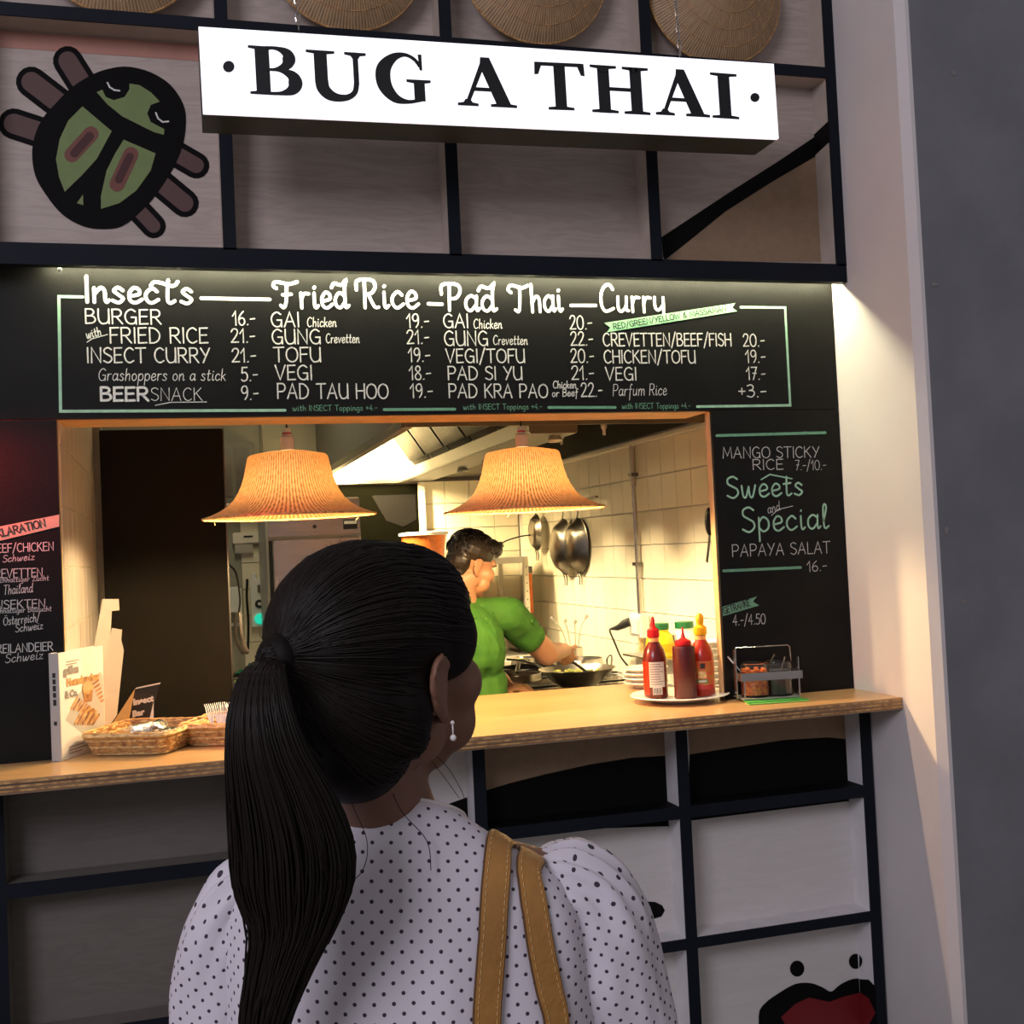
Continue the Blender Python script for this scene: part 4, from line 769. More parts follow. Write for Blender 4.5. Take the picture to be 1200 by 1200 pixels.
# stove line along the right wall
t = thing('stove', 'steel stove and worktop along the white tiled right wall', 'stove', (1.66, 1.9, 0))
MB().box(1.30, XR-.02, .66, 3.1, .10, .945).build('body', 'steel_matte', t, bevel=.005); MB().box(1.285, XR-.012, .62, 3.12, .946, .975).build('top', 'steel', t, bevel=.004)
for y in (1.48, 2.05): 
    for x in (1.50, 1.80): MB().lathe([(0, 0), (.05, 0), (.05, .014), (.03, .018), (0, .018)], 20, (x, y, .976)).build('burner', 'pan_black', t, smooth=True)
for y in (1.48, 2.05):
    for k in range(3): MB().box(1.38, 1.96, y-.13+.125*k, y-.118+.125*k, .996, 1.004).build('grate_bar', 'pan_black', t)
for k in range(4): MB().lathe([(0, 0), (.018, 0), (.014, .022), (0, .024)], 14, T=Matrix.Rotation(-PI/2, 3, 'Y'), c=(1.2995, 1.3+.25*k, .87)).build('knob', 'ink', t, smooth=True)
for x, y in ((1.34, .72), (1.94, .72), (1.34, 3.04), (1.94, 3.04)): MB().box(x-.02, x+.02, y-.02, y+.02, 0, .0995).build('foot', 'steel_dark', t)
def pan(name, label, cat, r, dep, mt, base=.55, handle=True, hl=.18, rim=.004, group=None):
    t = thing(name, label, cat, (0, 0, 0), group)
    MB().lathe([(0, 0), (r*base, 0), (r*(base+.2), dep*.28), (r*.96, dep), (r, dep+.002), (r*.985, dep+.004), (r*(base+.19), dep*.28+.004), (r*base, .004), (0, .004)], 40).build('bowl', mt, t, smooth=True)
    if handle: MB().tube(catmull([(r*.93, 0, dep*.85), (r+.03, 0, dep+.012), (r+hl*.6, 0, dep+.03), (r+hl, 0, dep+.035)], 5), [(.010, .004)]*14+[(.012, .005)]*2, 8, flat=(0, 1, 0)).build('handle', 'pan_black', t, smooth=True)
    return t
o = pan('wok', 'wide steel wok on the stove that the cook stirs', 'wok', .165, .075, 'carbon_steel', .42); o.location = (1.605, 1.47, 1.006); o.rotation_euler = (0, 0, 2.3)
m_ = MB()
for k in range(90): a, r = random.uniform(0, 6.28), .115*math.sqrt(random.random()); m_.ell((1.605+r*math.cos(a), 1.47+r*math.sin(a), 1.054+random.uniform(0, .014)), (random.uniform(.006, .016), random.uniform(.006, .016), .006), nu=6, nv=4)
tag(m_.build('stir_fry', 'veg'), 'chopped vegetables frying in the wide wok', 'food', kind='stuff')
o = pan('frying_pan', 'black frying pan on the rear burner behind the stirred wok', 'pan', .135, .035, 'pan_black', .8); o.location = (1.56, 2.05, 1.006); o.rotation_euler = (0, 0, 3.3)
o = pan('frying_pan', 'grey frying pan with food left of the wide wok, by the cook', 'pan', .12, .035, 'carbon_steel', .8); o.location = (1.425, 1.80, 1.006); o.rotation_euler = (0, 0, 1.2)
o = pan('saucepan', 'shallow steel pan at the far right of the stove', 'pan', .11, .055, 'steel', .9); o.location = (1.82, 2.05, 1.006); o.rotation_euler = (0, 0, 2.6)
for k, (x, y, z, r) in enumerate(((1.40, 2.35, .976, .07), (1.52, 2.42, .976, .065), (1.66, 2.5, .976, .075), (1.80, 2.55, .976, .07), (1.42, 2.62, .976, .06))):
    t = thing('food_tub', 'x', 'tub', (x, y, z), 'food tubs at the back of the stove'); t['label'] = ['yellow food tub behind the cook, at left of the row', 'pale food tub second from left at the back of stove', 'steel food tub in the middle of the row behind the pans', 'steel food tub at the right end of the row by tiles', 'pale food tub in the rearmost corner by the shelf cabinet'][k]
    MB().lathe([(0, 0), (r*.85, 0), (r, .065), (r*1.05, .067), (r*.98, .069), (r*.8, .01), (0, .01)], 24, (x, y, z+.0005)).build('tub', ['yellow_plastic', 'white_plastic', 'steel', 'steel', 'ceramic'][k], t, smooth=True)
    MB().ell((x, y, z+.045), (r*.85, r*.85, .02), nu=16, nv=6).build('food', ['orange_food', 'veg', 'veg', 'orange_food', 'chutney'][k], t, smooth=True)
# utensils standing by the wall
t = thing('utensil_jar', 'steel jar of forks and ladles against the bright tiles', 'jar', (1.86, 2.25, .976))
MB().lathe([(0, 0), (.045, 0), (.045, .12), (.042, .12), (.042, .004), (0, .004)], 24, (1.88, 2.30, .9765)).build('jar', 'steel', t, smooth=True)
for k, (dx, dy, z) in enumerate(((-.10, -.02, .27), (-.03, .02, .25), (.0, -.03, .245), (.06, .0, .265))): MB().tube(catmull([(1.88+dx*.15, 2.30+dy*.3, .985), (1.88+dx*.6, 2.30+dy, .985+z*.7), (1.88+dx*1.1, 2.30+dy, .985+z*.93), (1.88+dx*1.2+.01, 2.30+dy, .985+z)], 4), [(.003, .002)]*9+[(.009, .0025)]*4, 8, flat=(1, 0, 0)).build('utensil', 'steel_matte', t, smooth=True)
t = thing('small_pan', 'small steel pan with upright looped handle near the wall socket', 'pan', (1.80, 1.62, .976))
MB().lathe([(0, .004), (.07, .0), (.075, .03), (.07, .03), (.066, .006), (0, .008)], 24, (1.84, 1.80, .975)).build('pan', 'steel', t, smooth=True); MB().tube(catmull([(1.84, 1.735, 1.0), (1.828, 1.70, 1.06), (1.822, 1.68, 1.09), (1.836, 1.68, 1.105), (1.848, 1.69, 1.09), (1.85, 1.735, 1.0)], 5), .004, 6).build('handle', 'steel_dark', t, smooth=True)
# plates
def plate(name, label, c, r, group=None, mt='ceramic'):
    t = thing(name, label, 'plate', c, group); MB().lathe([(0, 0), (r*.55, 0), (r*.58, .004), (r*.97, .016), (r, .018), (r*.985, .021), (r*.62, .010), (r*.55, .007), (0, .006)], 40, c).build('dish', mt, t, smooth=True); MB().lathe([(r*.5, -.002), (r*.56, -.003), (r*.56, .0), (r*.5, .0), (r*.5, -.002)], 32, (c[0], c[1], c[2]+.003)).build('foot_ring', 'ceramic_grey', t, smooth=True); return t
pl = plate('plate', 'white plate at the bottom of the small stack by the left sauce bottle', (1.485, .42, ZT+.001), .076, 'plates in the small stack')
for k, nm in enumerate(('second from bottom', 'second from top', 'topmost')): dup(pl, (1.485+random.uniform(-.003, .003), .42, ZT+.001+.0155*(k+1)), 'white plate '+nm+' in the small stack by the left sauce bottle')
pl = plate('plate', 'white plate at the bottom of the tall stack behind the sauce bottles', (1.895, .80, .977), .080, 'plates in the tall stack')
for k, nm in enumerate(('second from bottom', 'third from bottom', 'fourth from bottom', 'fifth from bottom', 'sixth from bottom', 'fifth from top', 'fourth from top', 'third from top', 'second from top', 'topmost')): dup(pl, (1.895+random.uniform(-.002, .002), .80, .977+.0225*(k+1)), 'white plate '+nm+' in the tall stack behind the sauce bottles')
# wall ledge and jars
t = thing('wall_ledge', 'short steel ledge on the tiled wall carrying the green-lidded jars', 'shelf', (1.86, 1.1, 1.14)); MB().box(1.765, XR-.012, .98, 1.34, 1.136, 1.144).build('board', 'steel', t); [MB().box(1.80, XR-.012, y, y+.008, 1.08, 1.1355).build('bracket', 'steel_matte', t) for y in (1.03, 1.28)]
def jar(label, x, y, z, mt, k=1.0):
    t = thing('jar', label, 'jar', (x, y, z)); MB().lathe([(0, 0), (.050, 0), (.054, .01), (.056, .06), (.05, .085), (.036, .10), (.036, .108), (0, .109)], 28, (x, y, z)).build('body', mt, t, smooth=True); MB().lathe([(0, .109), (.038, .109), (.038, .132), (.036, .134), (0, .134)], 24, (x, y, z+.0005)).build('lid', 'green_lid', t, smooth=True); MB().lathe([(.0545, .02), (.0575, .022), (.0575, .055), (.0545, .057)], 28, (x, y, z)).build('label_band', 'label_white' if mt != 'yellow_jar' else 'yellow_plastic', t, smooth=True); return t
jar('yellow jar with green lid on the ledge behind the bottles', 1.825, 1.08, 1.1445, 'yellow_jar'); jar('pale glass jar with green lid beside the hatch edge', 1.932, 1.08, 1.1445, 'jar_glass')
# conduit, socket, plug
t = thing('cable_conduit', 'grey vertical cable conduit on the white tiled wall', 'conduit', (XR-.03, 1.64, 1.3)); MB().tube([(XR-.028, 1.64, 2.04), (XR-.028, 1.64, 1.86)], .013, 10).build('upper_tube', 'steel_matte', t, smooth=True); MB().tube([(XR-.028, 1.64, 1.86), (XR-.028, 1.64, 1.285)], .010, 10).build('tube', 'steel', t, smooth=True); MB().tube([(XR-.028, 1.64, 1.178), (XR-.028, 1.64, 1.10)], .012, 10).build('lower_tube', 'wicker_light', t, smooth=True)
for z in (1.9, 1.5): MB().box(XR-.045, XR-.011, 1.62, 1.66, z, z+.015).build('clamp', 'steel_dark', t)
t = thing('wall_socket', 'white double wall socket at the foot of the grey conduit', 'socket', (XR-.03, 1.64, 1.18)); MB().box(XR-.055, XR-.009, 1.575, 1.705, 1.18, 1.284).build('case', 'white_plastic', t, bevel=.005); MB().box(XR-.062, XR-.0555, 1.59, 1.69, 1.195, 1.268).build('face', 'ceramic', t, bevel=.003)
t = thing('power_plug', 'black angled plug with hanging cable in the wall socket', 'plug', (XR-.08, 1.72, 1.22))
MB().tube([(XR-.063, 1.68, 1.250), (XR-.085, 1.70, 1.238), (XR-.105, 1.73, 1.222), (XR-.115, 1.78, 1.215)], [(.02, .02), (.022, .018), (.014, .012), (.006, .006)], 10).build('plug_body', 'cable_black', t, smooth=True)
MB().tube(catmull([(XR-.115, 1.78, 1.215), (XR-.10, 1.84, 1.20), (XR-.07, 1.86, 1.14), (XR-.06, 1.82, 1.08), (XR-.05, 1.74, 1.03), (XR-.05, 1.70, .982)], 6), .005, 6).build('cable', 'cable_black', t, smooth=True)
# hanging pans on the right wall
def hung(name, label, y, z, r, dep, mt, off, cat='pan', hook=True):
    t = pan(name, label, cat, r, dep, mt, .55, False); t.location = (XR-.010-off, y, z); t.rotation_euler = (0, -PI/2, 0)
    m_ = MB().tube([(r*.92, 0, dep*.9), (r+.02, 0, dep+.002), (r+.05, 0, dep-.004), (r+.062, 0, dep-.01)], [(.009, .003)]*4, 8, flat=(0, 1, 0)); h = m_.build('handle', 'steel_dark', None); h.parent = t
    for s in (-.02, .02): h = MB().tube([(-r*.92, s, dep*.9), (-r-.03, s, dep), (-r-.06, s, dep-.004)], .005, 6).build('handle_rivet_bar', 'carbon_steel', None); h.parent = t
    return t
def hangp(x, y, z): return (x, y, z)
# a pan hung flat on the wall shows its underside to the room: +Z of the pan points to the wall
def wallpan(label, px, py, r, dep, mt, off, ang=0):
    p = at(px, py, X=XR-.05-off); t = pan('wok' if dep > .04 else 'frying_pan', label, 'wok' if dep > .04 else 'pan', r, dep, mt, .55, False)
    for a, L_, nm_ in ((0, .07, 'handle'), (PI, .055, 'hanging_loop')):
        for s in ((-.018, .018) if a else (0,)):
            c, s2 = math.cos(a), s; h = MB().tube([(c*r*.93, s2, dep*.9), (c*(r+.02), s2, dep+.004), (c*(r+L_), s2, dep+.002)], [(.008 if not a else .004, .003)]*3, 8, flat=(0, 1, 0)).build(nm_, 'steel_dark' if not a else 'carbon_steel', None); h.parent = t
    # local x -> world +z (handle up), local z (rim) -> world +x (towards the wall)
    t.rotation_euler = Matrix(((0, 0, 1), (0, -1, 0), (1, 0, 0))).to_euler(); t.rotation_euler.rotate_axis('Z', ang); t.location = p-Vector((dep*.5, 0, 0)); return t
wallpan('near steel wok of the two hung side by side on the tiled wall', 672, 640, .145, .055, 'carbon_steel', .0)
wallpan('far steel wok of the two hung side by side on the tiled wall', 655, 641, .150, .055, 'carbon_steel', .02)
wallpan('small frying pan hung on the tiled wall above the shelf cabinet', 625, 624, .105, .03, 'carbon_steel', .02)
t = thing('hanging_rail', 'thin steel rail on the tiled wall carrying the hung woks', 'rail', (XR-.03, 2.6, 1.83)); rod(MB(), (XR-.035, 2.1, 1.835), (XR-.035, 3.5, 1.835), .006).build('bar', 'steel_dark', t, smooth=True)
for y in (2.2, 3.4): rod(MB(), (XR-.008, y, 1.835), (XR-.035, y, 1.835), .005).build('bracket', 'steel_dark', t)
t = thing('ladle', 'dark spoon hanging on the tiled wall at the hatch edge', 'ladle', (XR-.04, .85, 1.72)); q = at(832, 628, X=XR-.04)
MB().ell(q+Vector((0, 0, .055)), (.012, .035, .055), nu=16, nv=10).build('bowl', 'pan_black', t, smooth=True); MB().tube(catmull([q+Vector((0, .0, .01)), q+Vector((.0, .02, -.05)), q+Vector((0, .04, -.10))], 4), [(.010, .003)]*9, 8, flat=(0, 1, 0)).build('handle', 'carbon_steel', t, smooth=True)
# shelf cabinet in the back corner with pan on top
t = thing('shelf_cabinet', 'white-framed open shelf cabinet in the back corner by the cook', 'cabinet', (1.78, 3.3, .95)); x0, x1, y0, y1 = 1.47, 1.86, 2.95, 3.50; cz = (.976, 1.10, 1.548)
for x in (x0, x1-.028):
    for y in (y0, y1-.028): MB().box(x, x+.028, y, y+.028, .976, 1.54).build('post', 'hood_inner', t, bevel=.002)
for z in (.985, 1.16, 1.52): MB().box(x0+.0285, x1-.0285, y0+.0005, y1, z, z+.028).build('shelf', 'white_plastic', t, bevel=.003)
MB().box(x0, x1, y0-.004, y1, 1.5405, 1.556).build('top', 'white_plastic', t, bevel=.003); MB().box(x1-.006, x1, y0+.03, y1-.03, .99, 1.52).build('side_panel', 'glass_clear', t)
m_ = MB(); [m_.box(x1-.016, x1-.011, y0-.0012, y0-.0004, 1.0+.045*k, 1.007+.045*k) for k in range(12)]; m_.build('hole_row', 'ink', t)
rod(MB(), (x1+.02, y0+.05, 1.46), (x1+.02, y0+.05, 1.24), .012).build('knife_sheath', 'orange_food', t); MB().box(x1+.0005, x1+.03, y0+.03, y0+.07, 1.462, 1.50).build('latch', 'steel_dark', t)
o = pan('frying_pan', 'black frying pan lying on top of the white shelf cabinet', 'pan', .115, .035, 'pan_black', .85); o.location = (1.66, 3.16, 1.605); o.rotation_euler = (0, 0, -.3)
o = pan('saucepan', 'shallow steel pan under the black pan on the shelf cabinet', 'pan', .105, .045, 'steel', .8, handle=False); o.location = (1.66, 3.16, 1.557)
t = thing('food_container', 'clear tub with red lid inside the shelf cabinet', 'container', (1.60, 3.2, 1.189)); MB().box(1.53, 1.67, 3.10, 3.24, 1.1895, 1.27).build('tub', 'jar_glass', t, bevel=.008); MB().box(1.525, 1.675, 3.095, 3.245, 1.2705, 1.285).build('lid', 'red_plastic', t, bevel=.004)
t = thing('steel_container', 'steel food container right of the red-lidded tub in the cabinet', 'container', (1.75, 3.2, 1.189)); MB().box(1.70, 1.815, 3.05, 3.25, 1.1895, 1.33).build('pan', 'steel_matte', t, bevel=.006); MB().tube([(1.715, 3.045, 1.22), (1.76, 3.04, 1.235), (1.80, 3.045, 1.26)], .006, 6).build('handle', 'white_plastic', t)
# ================================================================== ON THE COUNTER
ZC = ZT+.0006
pl = plate('plate', 'large white plate on the counter carrying three sauce bottles', (1.446, .060, ZC+.001), .150)
# three bottles
def bottle(name, label, x, y, prof, mt, capprof, capm, extra=None):
    t = thing(name, label, 'bottle', (x, y, ZC+.009)); c = (x, y, ZC+.0095); MB().lathe(prof, 36, c).build('body', mt, t, smooth=True); MB().lathe(capprof, 28, (x, y, c[2]+.0003)).build('cap', capm, t, smooth=True); return t, c
bp = [(0, 0), (.034, 0), (.0365, .004), (.0365, .10), (.036, .122), (.030, .146), (.018, .166), (.0155, .172), (.0155, .182), (0, .1825)]
cp = [(0, .183), (.0185, .183), (.0195, .187), (.0185, .205), (.012, .210), (.0075, .214), (.0062, .232), (.0035, .244), (0, .246)]
t, c = bottle('sauce_bottle', 'left bottle of hot sauce on the plate, red cap, white back label', 1.386, .10, bp, 'sauce_dark', cp, 'red_plastic')
def band(c, r, z0, z1, a0, a1, name, mt, par, n=14):
    rows = [[(c[0]+r*math.cos(lerp(a0, a1, j/n)), c[1]+r*math.sin(lerp(a0, a1, j/n)), c[2]+z) for j in range(n+1)] for z in (z0, z1)]; return MB().grid(rows, closed=False).build(name, mt, par, smooth=True)
AV = math.atan2(-3.26, -1.42)      # direction from the bottles towards the hall
MB().lathe([(.0158, .150+.018), (.0200, .158), (.0165, .169), (.0165, .1815), (.0158, .1815)], 28, c).build('neck', 'clear_amber', t, smooth=True)
b_ = band(c, .0369, .034, .110, AV-.50, AV+.85, 'back_label', 'label_white', t)
b2 = band(c, .0369, .010, .112, AV-1.45, AV-.52, 'front_label', 'sauce_red', t); b3 = band(c, .0370, .012, .034, AV-.25, AV+.55, 'barcode_label', 'label_white', t)
for k in range(7): a = AV-.2+.1*k; band(c, .0372, .014, .032, a, a+.045, 'barcode_bar', 'ink', t, 1)
for k in range(9): a0 = AV-.42; band(c, .0371, .102-.0075*k, .1045-.0075*k, a0, a0+1.15*random.uniform(.7, 1), 'print_line', 'ink_grey', t, 6)
bp2 = [(0, 0), (.032, 0), (.034, .003), (.034, .150), (.0325, .156), (.022, .158), (0, .1585)]; cp2 = [(0, .159), (.0235, .159), (.0245, .163), (.0235, .172), (.014, .176), (.008, .180), (.0045, .192), (.0022, .212), (0, .213)]
t, c = bottle('squeeze_bottle', 'middle bottle on the plate, plain red squeeze bottle with pointed nozzle', 1.452, .030, bp2, 'squeeze_red', cp2, 'red_plastic')
cp3 = [(0, .183), (.0185, .183), (.020, .187), (.0195, .206), (.013, .211), (.010, .214), (.0125, .226), (.0115, .240), (.006, .248), (0, .2495)]
t, c = bottle('sauce_bottle', 'right bottle of sweet chilli sauce on the plate, yellow cap, red label', 1.524, .060, bp, 'sauce_red', cp3, 'yellow_plastic')
MB().lathe([(.0158, .168), (.0200, .158), (.0165, .169), (.0165, .1815), (.0158, .1815)], 28, c).build('neck', 'clear_amber', t, smooth=True)
band(c, .0369, .022, .106, AV-1.3, AV+1.3, 'front_label', 'label_red', t); band(c, .03705, .040, .052, AV-.55, AV+.45, 'label_plaque', 'beetle_green', t); band(c, .0371, .084, .1, AV-.18, AV+.22, 'label_emblem', 'card_black', t); band(c, .0370, .022, .034, AV-1.0, AV+1.0, 'label_foot', 'ink_red', t); band(c, .0371, .056, .076, AV-.38, AV+.3, 'label_picture', 'wicker_light', t); band(c, .0372, .0435, .0485, AV-.35, AV+.3, 'label_print', 'label_white', t)
# condiment rack
rk = thing('condiment_rack', 'steel carrier with tall wire handle holding two glass condiment jars', 'rack', (1.67, -.12, ZC)); A = Vector((1.575, -.10, ZC+.007)); Bv = Vector((1.750, -.130, ZC+.007)); e = (Bv-A).normalized(); g = Vector((-e.y, e.x, 0)); wd_ = (Bv-A).length
def RB(m_, u0, u1, v0, v1, z0, z1): vs = [A+e*u+g*v+Vector((0, 0, z)) for z in (z0, z1) for v in (v0, v1) for u in (u0, u1)]; m_.add(vs, [(0, 2, 3, 1), (4, 5, 7, 6), (0, 1, 5, 4), (2, 6, 7, 3), (0, 4, 6, 2), (1, 3, 7, 5)]); return m_
RB(MB(), 0, wd_, 0, .095, 0, .003).build('base', 'steel_matte', rk); RB(MB(), -.002, wd_+.004, -.006, -.003, .055, .078).build('band', 'steel', rk); RB(MB(), -.002, wd_+.004, .098, .101, .055, .078).build('band', 'steel', rk)
RB(MB(), -.005, -.002, -.006, .101, .055, .078).build('band', 'steel', rk); RB(MB(), wd_+.002, wd_+.005, -.006, .101, .055, .078).build('band', 'steel', rk)
RB(MB(), -.0085, -.005, .03, .05, 0, .145).build('upright', 'steel', rk); RB(MB(), wd_+.0055, wd_+.0085, .03, .05, 0, .115).build('upright', 'steel', rk)
for u in (.004, wd_-.008): RB(MB(), u, u+.004, -.003, .001, .0032, .055).build('post', 'steel', rk)
P_ = lambda u, v, z: A+e*u+g*v+Vector((0, 0, z))
MB().tube([P_(-.003, .04, .14), P_(-.003, .04, .148), P_(.002, .04, .150), P_(wd_-.02, .04, .150), P_(wd_-.015, .04, .145), P_(wd_-.012, .04, .10)], .0016, 6).build('handle', 'steel', rk, smooth=True)
for k, (u, mt, lb) in enumerate(((.053, 'chutney', 'glass jar of red chilli relish, left in the steel carrier'), (wd_-.053, 'soy', 'glass jar of dark soy sauce, right in the steel carrier'))):
    p = P_(u, .047, .0035); t = thing('condiment_jar', lb, 'jar', tuple(p)); r = .044
    MB().lathe([(0, .0), (r-.003, 0), (r, .004), (r, .098), (r-.002, .100), (r-.004, .098), (r-.004, .0065), (0, .0065)], 32, p+Vector((0, 0, .0003))).build('glass', 'glass_clear', t, smooth=True)
    MB().lathe([(0, .0068), (r-.0046, .0068), (r-.0046, .076 if k == 0 else .058), (0, .078 if k == 0 else .0585)], 32, p+Vector((0, 0, .0003))).build('contents', mt, t, smooth=True)
    if k == 0:
        m_ = MB(); [m_.ell(p+Vector((.03*math.cos(q), .03*math.sin(q), .080)), (.009, .007, .005), nu=8, nv=5) for q in [i*.9 for i in range(8)]]; tag(m_.build('relish_pieces', 'orange_food', t), kind='stuff')
for k, (u, v, d, lb) in enumerate(((.035, .045, (-.055, .02, .075), 'steel spoon leaning left out of the relish jar'), (.075, .045, (.040, -.01, .075), 'bright steel spoon leaning right out of the relish jar'), (wd_-.05, .05, (.030, .01, .062), 'thin spoon standing in the soy sauce jar'))):
    p = P_(u, v, .05); q = p+Vector(d)*1.0; t = thing('spoon', lb, 'spoon', tuple(p)); MB().tube([p, p+(q-p)*.5, q], [(.003, .0015), (.0035, .0015), (.006, .002)], 8).build('handle', 'steel', t, smooth=True); MB().ell(p-(q-p)*.12, (.010, .007, .005), nu=10, nv=6).build('bowl', 'steel', t, smooth=True)
for k, (z, mt, off, lb) in enumerate(((.0, 'green_card_light', -.012, 'light green card lying lowest under the condiment carrier'), (.0026, 'green_card', 0, 'dark green card between light green card and condiment carrier'))):
    m_ = MB(); vs = [A+e*u+g*v+Vector((0, 0, -.0065+z+zz)) for zz in (0, .0022) for u, v in ((.0, -.045+off), (wd_+.005, -.040+off), (wd_-.01, .05), (.01, .045))]; m_.add(vs, [(3, 2, 1, 0), (4, 5, 6, 7), (0, 1, 5, 4), (1, 2, 6, 5), (2, 3, 7, 6), (3, 0, 4, 7)]); o = m_.build('card', mt); o.name = 'green_card'; tag(o, lb, 'card')
# baskets
def rrect(cx, cy, hx, hy, r, rot, n=8):
    pts_ = []
    for qx, qy, a0 in ((1, 1, 0), (-1, 1, PI/2), (-1, -1, PI), (1, -1, 1.5*PI)):
        for k in range(n): a = a0+PI/2*k/(n-1); pts_.append(Vector((qx*(hx-r)+r*math.cos(a), qy*(hy-r)+r*math.sin(a), 0)))
    out = []; P = pts_+[pts_[0]]
    for a, b in zip(P, P[1:]):
        L = (b-a).length; k = max(1, int(L/.012)); out += [a.lerp(b, i/k) for i in range(k)]
    c, s = math.cos(rot), math.sin(rot); return [Vector((cx+p.x*c-p.y*s, cy+p.x*s+p.y*c, 0)) for p in out]
def basket(label, cx, cy, hx, hy, rot, H=.052, seed=1):
    t = thing('wicker_basket', label, 'basket', (cx, cy, ZC), 'wicker baskets on the counter'); rng = random.Random(seed)
    def ring(z, flare, rad, wob, mt, nm_, ph):
        P = rrect(cx, cy, hx*flare, hy*flare, .03, rot); n = len(P); pts_ = []
        for i, p in enumerate(P+[P[0]]):
            i %= n; d = (P[(i+1) % n]-P[i-1]).normalized(); o = Vector((d.y, -d.x, 0)); pts_.append(p+o*(wob*math.cos(PI*i*.5+ph))+Vector((0, 0, ZC+z+rng.uniform(-.0012, .0012))))
        return MB().tube(pts_, rad, 5, cap=False).build(nm_, mt, t, smooth=True)
    N_ = 9
    for k in range(N_): z = .005+H*k/N_; ring(z, .86+.14*(k/N_), .0038, .0025, 'wicker' if k % 3 else 'wicker_light', 'woven_strand', PI*k)
    ring(H+.001, 1.01, .0062, .001, 'wicker_light', 'rim', 0); ring(H+.005, 1.0, .0045, .003, 'wicker', 'rim_braid', 1)
    P0_ = rrect(cx, cy, hx*.86, hy*.86, .03, rot); P1_ = rrect(cx, cy, hx, hy, .03, rot); m_ = MB(); st = 4
    for i in range(0, min(len(P0_), len(P1_)), st):
        j = int(i/len(P0_)*len(P1_)); m_.tube([P0_[i]+Vector((0, 0, ZC+.002)), P1_[j]+Vector((0, 0, ZC+H))], .0022, 4)
    tag(m_.build('stakes', 'wicker', t), kind='stuff')
    P = rrect(cx, cy, hx*.86, hy*.86, .03, rot); MB().prism([p+Vector((0, 0, ZC+.001)) for p in P], (0, 0, 1), .004).build('base', 'wicker', t); return t
basket('left wicker basket by the cookbook, filled with foil-wrapped sachets', -.098, .045, .118, .125, -.45, seed=2)
basket('right wicker basket behind the ponytail, holding white plastic forks', .140, .065, .118, .125, -.42, seed=3)
for k, (x, y, z, a, b_) in enumerate(((-.10, .03, .050, .5, .9), (-.06, .06, .055, 1.4, .5), (-.135, .06, .042, 2.2, .3), (-.04, .00, .043, .1, .2), (-.09, -.03, .040, .8, .1))):
    R3 = Matrix.Rotation(a, 3, 'Z') @ Matrix.Rotation(b_, 3, 'X'); m_ = MB(); rows = []
    for i in range(9):
        u = i/8-.5; w_ = .022*(1-(.9*abs(2*u))**6*.3); rows.append([Vector((x, y, ZC+z))+R3 @ Vector((.085*u, w_*math.cos(q), (.010*(1-abs(2*u)**3)+.001)*math.sin(q)+.002*noise.noise(Vector((u*9, q, k))))) for q in [2*PI*j/10 for j in range(10)]])
    m_.grid(rows, True, 0, True, True); o = m_.build('foil_sachet', 'foil', smooth='all'); tag(o, ['foil sachet standing upright in the middle of the left basket', 'foil sachet leaning at the right of the left basket', 'foil sachet at the back left inside the left basket', 'foil sachet lying at the front right of the left basket', 'foil sachet lying at the front of the left basket'][k], 'sachet', 'foil sachets in the left basket')
t0 = None
for k in range(10):
    x, y = .070+.0185*k+random.uniform(-.002, .002), .105-.006*k; z = ZC+.062+random.uniform(0, .005)
    lb = ('leftmost', 'second', 'third', 'fourth', 'fifth', 'sixth', 'seventh', 'eighth', 'ninth', 'rightmost')[k]+' white plastic fork, tines up, from the left in the right basket'
    if t0 is None:
        t0 = thing('plastic_fork', lb, 'fork', (0, 0, 0), 'white plastic forks in the right basket')
        MB().tube([(0, -.085, -.028), (0, -.03, -.012), (0, 0, 0)], [(.004, .0015), (.0035, .0015), (.008, .0015)], 6, flat=(1, 0, 0)).build('handle', 'white_plastic', t0, smooth=True)
        for q in range(4): MB().tube([(-.0066+.0044*q, -.001, 0), (-.0066+.0044*q, .022, .006), (-.0066+.0044*q, .040, .004)], [.0013, .0012, .0006], 5).build('tine', 'white_plastic', t0)
        o = t0
    else: o = dup(t0, (x, y, z), lb)
    o.location = (x, y, z); o.rotation_euler = (random.uniform(.55, .8), random.uniform(-.15, .15), .2+random.uniform(-.2, .2)); o.scale = (1.25, 1, 1.1)
for k, (x, y, L_, a) in enumerate(((-.03, .30, .075, -.1), (.055, .32, .05, .25), (.115, .35, .06, -.5))):
    d = Vector((math.cos(a), math.sin(a), 0)); m_ = MB(); m_.box(-L_/2, L_/2, -.012, .012, 0, .009, T=Matrix.Translation((x, y, ZC+.02)) @ Matrix.Rotation(a, 4, 'Z')); o = m_.build('paper_napkin', 'paper', bevel=.002); tag(o, ['long folded white napkin packet behind the left basket', 'short folded napkin packet behind the gap of the baskets', 'tilted napkin packet behind the right basket'][k], 'napkin')
t = thing('wooden_tray', 'low light wooden tray under the napkin packets behind baskets', 'tray', (.04, .33, ZC)); MB().box(-.10, .20, .25, .41, ZC, ZC+.016).build('base', 'kraft', t, bevel=.003); MB().box(-.10, .20, .245, .2495, ZC, ZC+.03).build('edge', 'wicker', t)
